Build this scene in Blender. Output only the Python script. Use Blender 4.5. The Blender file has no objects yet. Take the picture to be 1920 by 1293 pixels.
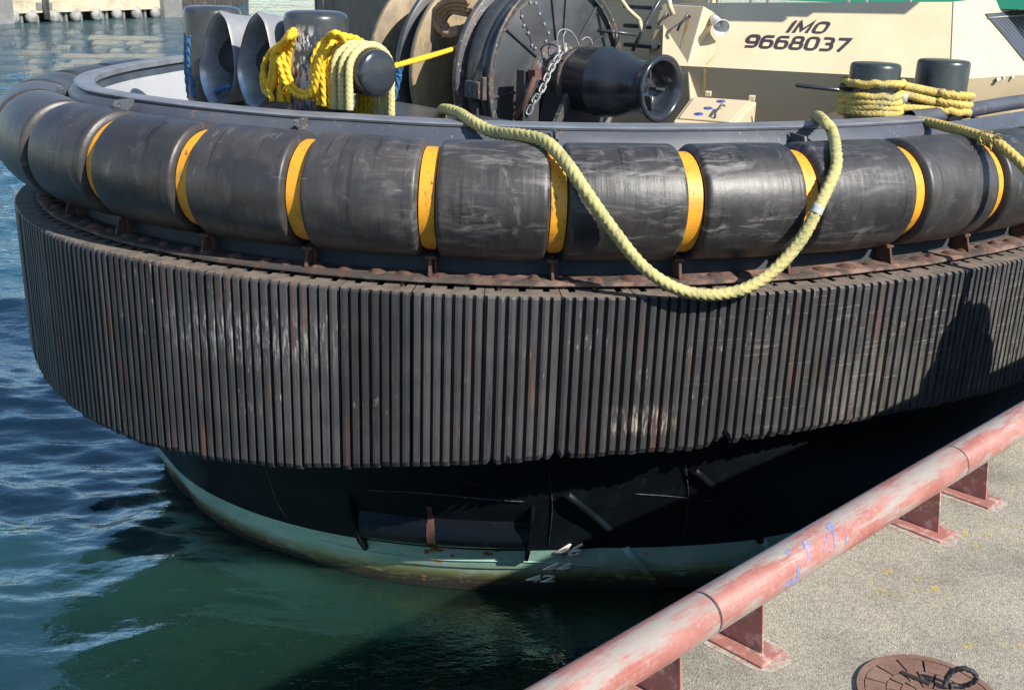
import bpy, math, random
import numpy as np
from mathutils import Matrix, Vector
random.seed(7); rng = np.random.default_rng(7)
scene = bpy.context.scene
COL = scene.collection
R_ = math.radians

# ------------------------------------------------------------------ camera
F_PX, PITCH, ROLL, HC = 2058.0, R_(18.9), R_(-2.0), 5.2
CAM = np.array([0.0, 0.0, HC])
c_f = np.array([0, math.cos(PITCH), -math.sin(PITCH)])
_d = np.array([0, -math.sin(PITCH), -math.cos(PITCH)]); _x = np.array([1.0, 0, 0])
c_x = math.cos(ROLL) * _x + math.sin(ROLL) * _d
c_d = -math.sin(ROLL) * _x + math.cos(ROLL) * _d
cam = bpy.data.cameras.new("camera"); camo = bpy.data.objects.new("camera", cam); COL.objects.link(camo)
M = Matrix(((c_x[0], -c_d[0], -c_f[0], 0), (c_x[1], -c_d[1], -c_f[1], 0), (c_x[2], -c_d[2], -c_f[2], HC), (0, 0, 0, 1)))
camo.matrix_world = M
cam.sensor_width = 36; cam.lens = 36 * F_PX / 1920; cam.clip_start = 0.05; cam.clip_end = 9000
scene.camera = camo

# ------------------------------------------------------------------ light
SUN_AZ, SUN_EL = R_(48), R_(37.95)          # right of straight behind the camera
s_dir = Vector((math.sin(SUN_AZ) * math.cos(SUN_EL), -math.cos(SUN_AZ) * math.cos(SUN_EL), math.sin(SUN_EL)))
world = bpy.data.worlds.new("World"); scene.world = world; world.use_nodes = True
wn = world.node_tree; bg = wn.nodes["Background"]
sky = wn.nodes.new("ShaderNodeTexSky"); sky.sky_type = 'NISHITA'; sky.sun_disc = False
sky.sun_elevation = SUN_EL; sky.sun_rotation = math.pi - SUN_AZ
sky.air_density = 1.0; sky.dust_density = 0.1; sky.ozone_density = 3.0
wn.links.new(sky.outputs[0], bg.inputs[0]); bg.inputs[1].default_value = 0.11
sl = bpy.data.lights.new("sun", 'SUN'); sl.energy = 4.8; sl.angle = R_(0.5); sl.color = (1.0, 0.94, 0.84)
so = bpy.data.objects.new("sun", sl); COL.objects.link(so)
so.rotation_euler = s_dir.to_track_quat('Z', 'Y').to_euler(); so.location = (10, -10, 30)
scene.view_settings.view_transform = 'Standard'; scene.view_settings.look = 'None'
scene.view_settings.exposure = 0.75; scene.view_settings.gamma = 1.0
scene.render.engine = 'CYCLES'
scene.cycles.max_bounces = 6

# ------------------------------------------------------------------ helpers: measuring
def ray(u, v): return (u - 960) / F_PX * c_x + (v - 646.5) / F_PX * c_d + c_f
def at_z(u, v, z):
    r = ray(u, v); return CAM + r * ((z - HC) / r[2])
def at_F(u, v, F):
    r = ray(u, v); return CAM + r * (F / r[1])
def at_plane(u, v, p, n):
    r = ray(u, v); return CAM + r * (((p - CAM) @ n) / (r @ n))
def proj(p):
    q = np.asarray(p, float) - CAM; k = q @ c_f
    return 960 + F_PX * (q @ c_x) / k, 646.5 + F_PX * (q @ c_d) / k
# ship frame: O bow tip, A aft, B to the quay side
O = np.array([-4.08, 9.3, 0.0]); A = np.array([1, 1, 0]) / 2 ** .5; B = np.array([1, -1, 0]) / 2 ** .5; Z = np.array([0, 0, 1.0])
def ab(a, b, z): return O + A * a + B * b + Z * z
def at_A(u, v, a): return at_plane(u, v, ab(a, 0, 0), A)
def at_B(u, v, b): return at_plane(u, v, ab(0, b, 0), B)

# plan curve of the fender face
def _plan():
    ph = np.radians(np.arange(-62, 50.01, .5))
    r = np.polyval([0.52513478, 0.01728737, 0.04795351, 6.20991312], ph)
    P = [np.array([-.3, 14.0]) + q for q in np.c_[r * np.sin(ph), -r * np.cos(ph)]]
    t = P[-1] - P[-2]; a = math.degrees(math.atan2(t[1], t[0]))
    for i in range(60):
        a = min(a + .7, 45); P.append(P[-1] + .1 * np.array([math.cos(R_(a)), math.sin(R_(a))]))
    P = P[::-1]
    t = P[-1] - P[-2]; a = math.degrees(math.atan2(t[1], t[0]))
    for i in range(140):
        a = max(a - .9, 45); P.append(P[-1] + .1 * np.array([math.cos(R_(a)), math.sin(R_(a))]))
    P = np.array(P[::-1]); S = np.r_[0, np.cumsum(np.hypot(*np.diff(P, axis=0).T))]
    return P, S - S[np.argmin(np.hypot(P[:, 0] - .36, P[:, 1] - 7.73))]
PL, PS = _plan()
PT = np.gradient(PL, PS, axis=0)
for _ in range(3):
    PT[1:-1] = (PT[:-2] + 2 * PT[1:-1] + PT[2:]) / 4
PT /= np.hypot(*PT.T)[:, None]
PN = np.c_[PT[:, 1], -PT[:, 0]]
def pl(s, o, z=0.0):
    return np.array([np.interp(s, PS, PL[:, 0]) - o * np.interp(s, PS, PN[:, 0]),
                     np.interp(s, PS, PL[:, 1]) - o * np.interp(s, PS, PN[:, 1]), z])
def pn(s): return np.array([np.interp(s, PS, PN[:, 0]), np.interp(s, PS, PN[:, 1]), 0.0])
def pt(s): return np.array([np.interp(s, PS, PT[:, 0]), np.interp(s, PS, PT[:, 1]), 0.0])
def projv(P):
    q = np.asarray(P, float) - CAM; k = q @ c_f
    return 960 + F_PX * (q @ c_x) / k, 646.5 + F_PX * (q @ c_d) / k
_SS = np.linspace(-6.4, 6.0, 900)
def s_at(u, z, o=0.0):
    X = np.interp(_SS, PS, PL[:, 0]) - o * np.interp(_SS, PS, PN[:, 0]); Y = np.interp(_SS, PS, PL[:, 1]) - o * np.interp(_SS, PS, PN[:, 1])
    return float(np.interp(u, projv(np.c_[X, Y, np.full_like(X, z)])[0], _SS))
def on_wall(u, v, o):
    z = 3.0
    for _ in range(10):
        s = s_at(u, z, o); zz = np.linspace(-1, 6, 141); q = pl(s, o); vv = projv(np.c_[np.full(141, q[0]), np.full(141, q[1]), zz])[1]
        z = float(np.interp(v, vv[::-1], zz[::-1]))
    return s, z

# ------------------------------------------------------------------ helpers: meshes
class MB:
    def __init__(self): self.v = []; self.f = []; self.tx = []; self.m = []; self.sm = []
    def add(self, V, Fs, tx=None, mi=0, smooth=False):
        n = len(self.v); V = [tuple(map(float, p)) for p in V]; self.v += V
        self.tx += [tuple(map(float, t)) for t in tx] if tx is not None else V
        for f in Fs: self.f.append(tuple(i + n for i in f)); self.m.append(mi); self.sm.append(smooth)
    def box(self, c, ex, ey, ez, mi=0):        # centre + half-extent vectors
        c, ex, ey, ez = map(np.asarray, (c, ex, ey, ez))
        V = [c + i * ex + j * ey + k * ez for i in (-1, 1) for j in (-1, 1) for k in (-1, 1)]
        self.add(V, [(0, 1, 3, 2), (4, 6, 7, 5), (0, 4, 5, 1), (2, 3, 7, 6), (0, 2, 6, 4), (1, 5, 7, 3)], mi=mi)
    def grid(self, G, tx=None, closed_u=False, closed_v=False, mi=0, smooth=True):
        G = np.asarray(G, float); n, m = G.shape[:2]
        Fs = []
        for i in range(n if closed_u else n - 1):
            for j in range(m if closed_v else m - 1):
                i2, j2 = (i + 1) % n, (j + 1) % m
                Fs.append((i * m + j, i2 * m + j, i2 * m + j2, i * m + j2))
        self.add(G.reshape(-1, 3), Fs, None if tx is None else np.asarray(tx, float).reshape(-1, 3), mi, smooth)
    def tube(self, path, r, n=10, mi=0, smooth=True, caps=True):
        path = np.asarray(path, float); r = np.broadcast_to(np.asarray(r, float), (len(path),))
        X, Y = frames(path); th = np.linspace(0, 2 * np.pi, n, endpoint=False)
        G = path[:, None] + r[:, None, None] * (np.cos(th)[None, :, None] * X[:, None] + np.sin(th)[None, :, None] * Y[:, None])
        b = len(self.v); self.grid(G, closed_v=True, mi=mi, smooth=smooth)
        if caps:
            self.f.append(tuple(range(b, b + n))); self.f.append(tuple(b + (len(path) - 1) * n + i for i in range(n))[::-1])
            self.m += [mi, mi]; self.sm += [False, False]
    def lathe(self, prof, base, axis, n=48, mi=0, up=(0, 0, 1), smooth=True):   # prof: (along axis, radius)
        axis = np.asarray(axis, float); axis /= np.linalg.norm(axis)
        up = np.asarray(up, float)
        if abs(up @ axis) > .9: up = np.array([1.0, 0, 0])
        X = np.cross(up, axis); X /= np.linalg.norm(X); Y = np.cross(axis, X)
        th = np.linspace(0, 2 * np.pi, n, endpoint=False)
        G = np.array([[np.asarray(base) + axis * h + r * (math.cos(t) * X + math.sin(t) * Y) for t in th] for h, r in prof])
        tx = np.array([[(h, t, r) for t in th] for h, r in prof])
        self.grid(G, tx, closed_v=True, mi=mi, smooth=smooth)
    def prism(self, poly, d, mi=0):            # poly: 3D points, d: extrusion vector
        poly = [np.asarray(p, float) for p in poly]; n = len(poly); d = np.asarray(d, float)
        V = poly + [p + d for p in poly]
        self.add(V, [tuple(range(n))[::-1], tuple(range(n, 2 * n))] + [(i, (i + 1) % n, n + (i + 1) % n, n + i) for i in range(n)], mi=mi)
    def build(self, name, mats, parent=None, base=None, bevel=0, autosmooth=None):
        V = np.array(self.v)
        if base is None:
            base = np.zeros(3) if parent is not None else np.array([*(V[:, :2].min(0) + V[:, :2].max(0)) / 2, V[:, 2].min()])
        off = np.asarray(base, float) + (wl(parent) if parent is not None else 0)
        me = bpy.data.meshes.new(name); me.from_pydata((V - off).tolist(), [], self.f); me.update()
        if not isinstance(mats, (list, tuple)): mats = [mats]
        for m_ in mats: me.materials.append(m_)
        me.polygons.foreach_set("material_index", self.m); me.polygons.foreach_set("use_smooth", self.sm)
        at = me.attributes.new("tx", 'FLOAT_VECTOR', 'POINT'); at.data.foreach_set("vector", np.array(self.tx, float).ravel())
        o = bpy.data.objects.new(name, me); COL.objects.link(o); o.location = base
        if parent is not None: o.parent = parent
        fix_normals(me)
        if bevel:
            b = o.modifiers.new("bevel", 'BEVEL'); b.width = bevel; b.segments = 2; b.limit_method = 'ANGLE'; b.angle_limit = R_(40)
        return o
def fix_normals(me):
    import bmesh
    bm = bmesh.new(); bm.from_mesh(me); bmesh.ops.recalc_face_normals(bm, faces=bm.faces); bm.to_mesh(me); bm.free()
def wl(o):
    p = np.zeros(3)
    while o is not None: p = p + np.array(o.location); o = o.parent
    return p
def frames(path):
    path = np.asarray(path, float); T = np.gradient(path, axis=0); T /= np.linalg.norm(T, axis=1)[:, None] + 1e-12
    x = np.cross(T[0], [0, 0, 1.0]);
    if np.linalg.norm(x) < .1: x = np.cross(T[0], [1.0, 0, 0])
    X = []
    for t in T:
        x = x - (x @ t) * t; x /= np.linalg.norm(x); X.append(x)
    X = np.array(X); return X, np.cross(T, X)
def smooth_path(P, step):
    P = np.asarray(P, float); Q = np.vstack([2 * P[0] - P[1], P, 2 * P[-1] - P[-2]]); out = []
    for i in range(1, len(Q) - 2):
        p0, p1, p2, p3 = Q[i - 1:i + 3]; n = max(2, int(np.linalg.norm(p2 - p1) / step))
        for t in np.arange(n) / n:
            out.append(.5 * ((2 * p1) + (p2 - p0) * t + (2 * p0 - 5 * p1 + 4 * p2 - p3) * t * t + (3 * p1 - p0 - 3 * p2 + p3) * t ** 3))
    out.append(P[-1]); out = np.array(out)
    d = np.r_[0, np.cumsum(np.linalg.norm(np.diff(out, axis=0), axis=1))]
    L = np.arange(0, d[-1], step); return np.c_[[np.interp(L, d, out[:, k]) for k in range(3)]].T
def rope_mesh(mb, P, R, twist=False, n=16, mi=0, fine=.22):
    P = smooth_path(P, R * fine); X, Y = frames(P); L = np.arange(len(P)) * R * fine
    th = np.linspace(0, 2 * np.pi, n, endpoint=False)
    if twist: ph = L[:, None] / (R * 2.6) + th[None] * 3 / (2 * np.pi) ; h = np.abs(np.cos(np.pi * ph))
    else:
        tri = np.abs(((th * 2 / (2 * np.pi)) % 1) - .5) * 2
        ph = L[:, None] / (R * 1.25) - tri[None] * 1.5; h = np.abs(np.sin(np.pi * ph)) ** .7
    wob = 1 + .05 * np.sin(L / (R * 9) + P[0, 0] * 7)[:, None]
    r = R * wob * (.66 + .43 * h)
    if not twist: r = r * (1 - .10 * np.exp(-((np.abs(((th * 2 / (2 * np.pi)) % 1) - .5) * 2)[None] / .12) ** 2) - .10 * np.exp(-((1 - np.abs(((th * 2 / (2 * np.pi)) % 1) - .5) * 2)[None] / .12) ** 2))
    G = P[:, None] + r[..., None] * (np.cos(th)[None, :, None] * X[:, None] + np.sin(th)[None, :, None] * Y[:, None])
    tx = np.stack([np.broadcast_to(L[:, None], r.shape), np.broadcast_to(th[None], r.shape), h], -1)
    b = len(mb.v); mb.grid(G, tx, closed_v=True, mi=mi)
    for k in (0, len(P) - 1):
        mb.f.append(tuple(b + k * n + i for i in range(n))); mb.m.append(mi); mb.sm.append(False)
    return P
def empty(name, loc, label, cat, group=None):
    o = bpy.data.objects.new(name, None); COL.objects.link(o); o.location = loc; o.empty_display_size = .2
    return tag(o, label, cat, group)
def tag(o, label=None, cat=None, group=None, kind=None):
    if label: o["label"] = label
    if cat: o["category"] = cat
    if group: o["group"] = group
    if kind: o["kind"] = kind
    return o

# ------------------------------------------------------------------ helpers: materials
def mat(name, base, rough=.6, metal=0.0, layers=(), bump=None, coat=0.0, rvar=0.0, spec=None, bumps=(), objrand=0.0):
    """layers: dicts col, scale (3), lo, hi, [attr tx or world], [fac], [mask=(axis,lo0,lo1,hi0,hi1)]"""
    m = bpy.data.materials.new(name); m.use_nodes = True; nt = m.node_tree; N = nt.nodes; L = nt.links
    bs = N["Principled BSDF"]; bs.inputs["Roughness"].default_value = rough; bs.inputs["Metallic"].default_value = metal
    bs.inputs["Coat Weight"].default_value = coat
    if spec is not None: bs.inputs["Specular IOR Level"].default_value = spec
    geo = N.new("ShaderNodeNewGeometry"); att = N.new("ShaderNodeAttribute"); att.attribute_name = "tx"
    def coord(use_tx, sc, off=0.0):
        vm = N.new("ShaderNodeVectorMath"); vm.operation = 'MULTIPLY_ADD'
        L.new(att.outputs["Vector"] if use_tx else geo.outputs["Position"], vm.inputs[0])
        vm.inputs[1].default_value = sc; vm.inputs[2].default_value = (off, off * .7, off * 1.3); return vm.outputs[0]
    def noise(use_tx, sc, detail=4, off=0.0, dist=0.0, rg=.55):
        n = N.new("ShaderNodeTexNoise"); n.inputs["Scale"].default_value = 1; n.inputs["Detail"].default_value = detail
        n.inputs["Roughness"].default_value = rg; n.inputs["Distortion"].default_value = dist
        L.new(coord(use_tx, sc, off), n.inputs["Vector"]); return n.outputs["Fac"]
    def mrange(x, a, b, c=0.0, d=1.0):
        r = N.new("ShaderNodeMapRange"); L.new(x, r.inputs[0]); r.inputs[1].default_value = a; r.inputs[2].default_value = b
        r.inputs[3].default_value = c; r.inputs[4].default_value = d; return r.outputs[0]
    def mul(a, b):
        x = N.new("ShaderNodeMath"); x.operation = 'MULTIPLY'
        for i, q in enumerate((a, b)):
            if isinstance(q, (int, float)): x.inputs[i].default_value = q
            else: L.new(q, x.inputs[i])
        return x.outputs[0]
    cur = None; rcur = None
    for k, l in enumerate(layers):
        f = mrange(noise(l.get("tx", False), l["scale"], l.get("detail", 5), l.get("off", 3.7 * (k + 1)), l.get("dist", 0), l.get("rg", .6)), l["lo"], l["hi"])
        if "fac" in l: f = mul(f, l["fac"])
        for mk in l.get("mask", ()):
            sp = N.new("ShaderNodeSeparateXYZ"); L.new(att.outputs["Vector"] if mk[1] else geo.outputs["Position"], sp.inputs[0])
            f = mul(f, mrange(sp.outputs[mk[0]], mk[2], mk[3]))
        if "m2" in l:
            q = l["m2"]; f = mul(f, mrange(noise(q.get("tx", False), q["scale"], 3, 11.3 + k), q["lo"], q["hi"]))
        mx = N.new("ShaderNodeMix"); mx.data_type = 'RGBA'; L.new(f, mx.inputs[0])
        if cur is None: mx.inputs[6].default_value = (*base, 1)
        else: L.new(cur, mx.inputs[6])
        mx.inputs[7].default_value = (*l["col"], 1); cur = mx.outputs[2]
        if "rough" in l:
            mr = N.new("ShaderNodeMix"); L.new(f, mr.inputs[0])
            if rcur is None: mr.inputs[2].default_value = rough
            else: L.new(rcur, mr.inputs[2])
            mr.inputs[3].default_value = l["rough"]; rcur = mr.outputs[0]
    if objrand and cur is not None:
        oi = N.new("ShaderNodeObjectInfo"); hs = N.new("ShaderNodeHueSaturation"); L.new(cur, hs.inputs["Color"])
        L.new(mrange(oi.outputs["Random"], 0, 1, 1 - objrand, 1 + objrand), hs.inputs["Value"]); cur = hs.outputs[0]
    if cur is None: bs.inputs["Base Color"].default_value = (*base, 1)
    else: L.new(cur, bs.inputs["Base Color"])
    if rcur is not None: L.new(rcur, bs.inputs["Roughness"])
    elif rvar: L.new(mrange(noise(False, (3, 3, 3)), .3, .7, rough - rvar, rough + rvar), bs.inputs["Roughness"])
    nrm = None
    for b in ([bump] if bump else []) + list(bumps):
        bp = N.new("ShaderNodeBump"); bp.inputs["Strength"].default_value = b[1]; bp.inputs["Distance"].default_value = b[2] if len(b) > 2 else .01
        L.new(noise(b[3] if len(b) > 3 else False, b[0], 5), bp.inputs["Height"])
        if nrm is not None: L.new(nrm, bp.inputs["Normal"])
        nrm = bp.outputs[0]
    if nrm is not None: L.new(nrm, bs.inputs["Normal"])
    return m
RUST = (.105, .05, .034)
m_rubber = mat("fender_rubber", (.036, .036, .039), .5, objrand=.30, layers=[
    dict(col=(.054, .053, .054), scale=(2, 2, 3), lo=.4, hi=.65),
    dict(col=(.075, .063, .055), scale=(26, 26, 2.0), lo=.5, hi=.75, fac=.5),
    dict(col=(.016, .016, .018), scale=(11, 11, 1.1), lo=.58, hi=.68, fac=.6),
    dict(col=(.15, .135, .12), scale=(60, 60, 5), lo=.56, hi=.72, fac=.5, m2=dict(scale=(1.4, 1.4, 1.8), lo=.48, hi=.62)),
    dict(col=(.40, .38, .35), scale=(42, 42, 9), lo=.60, hi=.69, fac=.55, m2=dict(scale=(2.2, 2.2, 1.9), lo=.54, hi=.62)),
    dict(col=(.42, .40, .37), scale=(50, 50, 7), lo=.50, hi=.62, fac=.5, mask=[(0, False, -2.9, -2.5), (0, False, -1.2, -1.7), (2, False, 2.15, 2.35), (2, False, 2.72, 2.5)]),
    dict(col=(.50, .42, .34), scale=(50, 50, 8), lo=.48, hi=.62, fac=.6, mask=[(0, False, .72, .86), (0, False, 1.36, 1.2), (2, False, 1.76, 1.82), (2, False, 2.05, 1.95)]),
    dict(col=(.18, .165, .135), scale=(22, 22, 3.0), lo=.42, hi=.66, fac=.45, mask=[(0, False, 1.7, 2.9), (2, False, 2.9, 2.1)]),
    dict(col=(.34, .31, .26), scale=(2.0, 2.0, 55), lo=.60, hi=.68, fac=.35, mask=[(0, False, 1.2, 2.0)]),
    dict(col=(.12, .05, .033), scale=(9, 9, 1.2), lo=.58, hi=.72, fac=.7)],
    bump=((40, 40, 30), .3, .004))
m_fendertop = mat("dusty_rubber", (.17, .135, .105), .8, layers=[dict(col=(.07, .06, .055), scale=(7, 7, 7), lo=.42, hi=.7), dict(col=(.24, .19, .15), scale=(14, 14, 14), lo=.55, hi=.75)], bump=((60, 60, 60), .3, .003))
m_cyl = mat("cylinder_rubber", (.028, .027, .028), .43, objrand=.22, layers=[
    dict(col=(.050, .045, .043), scale=(2.5, 2.5, 4), lo=.4, hi=.65),
    dict(tx=True, col=(.014, .013, .013), scale=(17, .45, 1), lo=.60, hi=.66, fac=.75),
    dict(tx=True, col=(.085, .078, .074), scale=(11, 1.6, 1), lo=.52, hi=.8, fac=.6),
    dict(tx=True, col=(.27, .26, .25), scale=(3.2, 6.5, 1), lo=.48, hi=.68, dist=.8, detail=9, rg=.66, fac=.85, rough=.65, mask=[(0, 1, -1.6, -.3), (0, 1, 3.2, 1.8)], m2=dict(tx=True, scale=(1.5, 2.0, 1), lo=.42, hi=.58)),
    dict(tx=True, col=(.20, .19, .18), scale=(9, 2.2, 1), lo=.56, hi=.72, dist=.5, detail=8, fac=.7, m2=dict(tx=True, scale=(1.3, 1.6, 1), lo=.50, hi=.62)),
    dict(tx=True, col=(.5, .48, .46), scale=(5, 34, 1), lo=.64, hi=.72, fac=.6, m2=dict(tx=True, scale=(2.2, 3.2, 1), lo=.55, hi=.66))],
    bump=((15, .5, 1), .6, .008, True), bumps=[((60, 60, 60), .15, .003), ((3, 3, 3), .3, .03)])
m_strap = mat("yellow_strap_paint", (.74, .33, .022), .5, layers=[dict(col=(.56, .23, .02), scale=(5, 5, 5), lo=.45, hi=.7, fac=.7), dict(col=(.30, .15, .03), scale=(14, 14, 6), lo=.55, hi=.72, fac=.6), dict(col=(.07, .045, .03), scale=(30, 30, 9), lo=.61, hi=.68, fac=.85)], bump=((50, 50, 50), .1, .002))
m_rust = mat("rusty_steel", RUST, .85, layers=[dict(col=(.06, .034, .026), scale=(12, 12, 12), lo=.42, hi=.62), dict(col=(.22, .115, .08), scale=(20, 20, 20), lo=.58, hi=.75)], bump=((70, 70, 70), .6, .006))
m_flange = mat("flange_rust", (.062, .042, .034), .85, layers=[
    dict(col=(.045, .04, .038), scale=(8, 8, 8), lo=.45, hi=.6), dict(col=(.26, .14, .105), scale=(6, 6, 9), lo=.44, hi=.62, fac=.8, mask=[(0, False, -.9, .6)]),
    dict(col=(.22, .17, .13), scale=(5, 5, 5), lo=.5, hi=.7, fac=.6)], bump=((70, 70, 70), .5, .005))
m_black = mat("black_ship_paint", (.030, .034, .042), .34, layers=[dict(col=(.055, .06, .07), scale=(3, 3, 3), lo=.42, hi=.65), dict(col=(.10, .105, .11), scale=(30, 30, 5), lo=.62, hi=.72, fac=.6), dict(col=(.13, .06, .04), scale=(11, 11, 11), lo=.66, hi=.72, fac=.5)], bump=((7, 7, 7), .12, .01))
m_bulw = mat("bulwark_paint", (.052, .058, .074), .45, layers=[dict(col=(.075, .082, .10), scale=(1.6, 1.6, 3), lo=.4, hi=.65), dict(col=(.30, .31, .32), scale=(26, 26, 7), lo=.63, hi=.70, fac=.7, m2=dict(scale=(1.2, 1.2, 1.2), lo=.5, hi=.62)), dict(col=(.24, .115, .08), scale=(16, 16, 30), lo=.58, hi=.68, fac=.8, mask=[(2, False, 3.88, 4.0)], m2=dict(scale=(.9, .9, .9), lo=.5, hi=.58))], bump=((5, 5, 5), .15, .012))
m_cap = mat("bulwark_cap_paint", (.125, .135, .155), .5, layers=[dict(col=(.17, .18, .20), scale=(3, 3, 3), lo=.4, hi=.6), dict(col=(.26, .13, .09), scale=(18, 18, 18), lo=.62, hi=.7, fac=.7), dict(col=(.42, .42, .42), scale=(40, 40, 40), lo=.68, hi=.72)], bump=((20, 20, 20), .15, .006))
m_white = mat("white_deck_paint", (.40, .41, .43), .5, layers=[dict(col=(.5, .5, .5), scale=(3, 3, 3), lo=.55, hi=.8)])
m_deck = mat("deck_paint", (.10, .11, .12), .6, layers=[dict(col=(.16, .15, .14), scale=(2, 2, 2), lo=.45, hi=.65)])
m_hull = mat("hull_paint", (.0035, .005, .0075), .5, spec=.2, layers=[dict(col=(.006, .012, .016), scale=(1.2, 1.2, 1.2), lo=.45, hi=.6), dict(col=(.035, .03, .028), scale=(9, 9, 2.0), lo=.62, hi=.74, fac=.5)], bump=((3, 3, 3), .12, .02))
m_steelg = mat("polished_steel", (.50, .51, .53), .34, metal=.55, layers=[dict(col=(.28, .29, .30), scale=(4, 4, 4), lo=.4, hi=.65), dict(col=(.55, .52, .48), scale=(16, 16, 16), lo=.62, hi=.7)])
m_steelo = mat("grey_fairlead_paint", (.20, .205, .22), .4, layers=[dict(col=(.26, .26, .27), scale=(5, 5, 5), lo=.4, hi=.7)])
m_post = mat("bitt_paint", (.028, .033, .036), .3, layers=[dict(col=(.05, .054, .06), scale=(4, 4, 4), lo=.4, hi=.65), dict(col=(.45, .46, .47), scale=(26, 26, 9), lo=.57, hi=.66, m2=dict(scale=(3.2, 3.2, 1.6), lo=.57, hi=.63)), dict(col=(.14, .07, .045), scale=(9, 9, 9), lo=.62, hi=.68, fac=.8)])
_c = at_A(575, 100, 2.0)
m_post_s = mat("scuffed_bitt_paint", (.028, .033, .036), .3, layers=[dict(col=(.05, .054, .06), scale=(4, 4, 4), lo=.4, hi=.65),
    dict(col=(.13, .065, .045), scale=(9, 9, 6), lo=.40, hi=.50, mask=[(0, False, _c[0] - .20, _c[0] - .12), (0, False, _c[0] + .16, _c[0] + .06), (2, False, 4.38, 4.26)]),
    dict(col=(.48, .49, .50), scale=(30, 30, 10), lo=.48, hi=.56, mask=[(0, False, _c[0] - .22, _c[0] - .14), (0, False, _c[0] + .12, _c[0] + .02), (2, False, 3.9, 4.1), (2, False, 4.68, 4.56)])])
m_postr = mat("bollard_paint", (.026, .032, .033), .32, layers=[dict(col=(.045, .05, .05), scale=(5, 5, 5), lo=.4, hi=.65)])
m_winch = mat("winch_paint", (.034, .037, .042), .36, layers=[dict(col=(.062, .062, .064), scale=(3, 3, 3), lo=.45, hi=.65), dict(col=(.26, .25, .24), scale=(30, 30, 30), lo=.70, hi=.74, fac=.7), dict(col=(.13, .06, .035), scale=(7, 7, 7), lo=.64, hi=.74, fac=.5)], bump=((10, 10, 10), .1, .01))
m_rim = mat("rust_edged_winch_paint", (.055, .056, .06), .5, layers=[dict(col=(.12, .08, .062), scale=(8, 8, 8), lo=.50, hi=.62), dict(col=(.30, .26, .22), scale=(22, 22, 22), lo=.58, hi=.68)], bump=((40, 40, 40), .3, .005))
m_head = mat("warping_head_paint", (.022, .026, .034), .2, layers=[dict(col=(.03, .036, .046), scale=(3, 3, 3), lo=.4, hi=.65), dict(col=(.3, .3, .3), scale=(50, 50, 50), lo=.76, hi=.78)])
m_tan = mat("worn_drum_flange", (.25, .185, .10), .5, layers=[dict(col=(.15, .11, .065), scale=(3, 3, 3), lo=.42, hi=.62), dict(col=(.34, .28, .18), scale=(14, 14, 5), lo=.58, hi=.7, fac=.8)], bump=((8, 8, 8), .2, .01))
m_galv = mat("galvanised_chain", (.26, .26, .26), .5, metal=.4, layers=[dict(col=(.25, .12, .07), scale=(22, 22, 22), lo=.62, hi=.72)])
m_cream = mat("cream_paint", (.585, .475, .31), .45, layers=[dict(col=(.53, .42, .27), scale=(1.6, 1.6, 1.6), lo=.4, hi=.7), dict(col=(.52, .27, .09), scale=(7, 7, .8), lo=.66, hi=.76, fac=.7), dict(col=(.44, .43, .42), scale=(7, 7, 7), lo=.735, hi=.75)], bump=((2.5, 2.5, 2.5), .08, .02))
m_ruststreak = mat("rust_streak", (.55, .28, .09), .7, layers=[dict(col=(.70, .50, .28), scale=(14, 14, 6), lo=.4, hi=.62)])
m_rail = None
m_letter = mat("dark_lettering", (.030, .022, .030), .5)
m_green = mat("green_paint", (.01, .20, .13), .45)
m_glass = mat("dark_louvre", (.055, .065, .085), .35)
m_ropeY = mat("yellow_rope", (.72, .44, .015), .75, layers=[dict(col=(.60, .33, .02), scale=(14, 14, 14), lo=.45, hi=.7), dict(col=(.80, .56, .06), scale=(60, 60, 60), lo=.55, hi=.7)], bump=((250, 250, 250), .3, .003))
m_ropeP = mat("pale_rope", (.50, .44, .19), .85, layers=[dict(col=(.40, .36, .17), scale=(14, 14, 14), lo=.45, hi=.65), dict(col=(.60, .56, .32), scale=(60, 60, 60), lo=.52, hi=.7)], bump=((260, 260, 260), .4, .003))
m_ropeG = mat("green_yellow_rope", (.42, .375, .15), .85, layers=[dict(col=(.27, .255, .12), scale=(6, 6, 6), lo=.45, hi=.65), dict(col=(.58, .52, .22), scale=(60, 60, 60), lo=.52, hi=.7)], bump=((260, 260, 260), .4, .003))
m_ropeM = mat("mooring_rope", (.50, .36, .085), .85, layers=[dict(col=(.25, .225, .10), scale=(5, 5, 5), lo=.45, hi=.65), dict(col=(.64, .52, .20), scale=(60, 60, 60), lo=.52, hi=.7)], bump=((260, 260, 260), .4, .003))
m_ropeB = mat("blue_rope", (.02, .10, .22), .8, layers=[dict(col=(.05, .17, .32), scale=(40, 40, 40), lo=.45, hi=.65)])
m_ropeT = mat("tan_rope", (.36, .22, .12), .9, layers=[dict(col=(.24, .15, .09), scale=(20, 20, 20), lo=.42, hi=.62), dict(col=(.50, .35, .22), scale=(60, 60, 60), lo=.55, hi=.7)], bump=((200, 200, 200), .5, .004))
m_tape = mat("grey_tape", (.38, .40, .42), .5)

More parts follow.
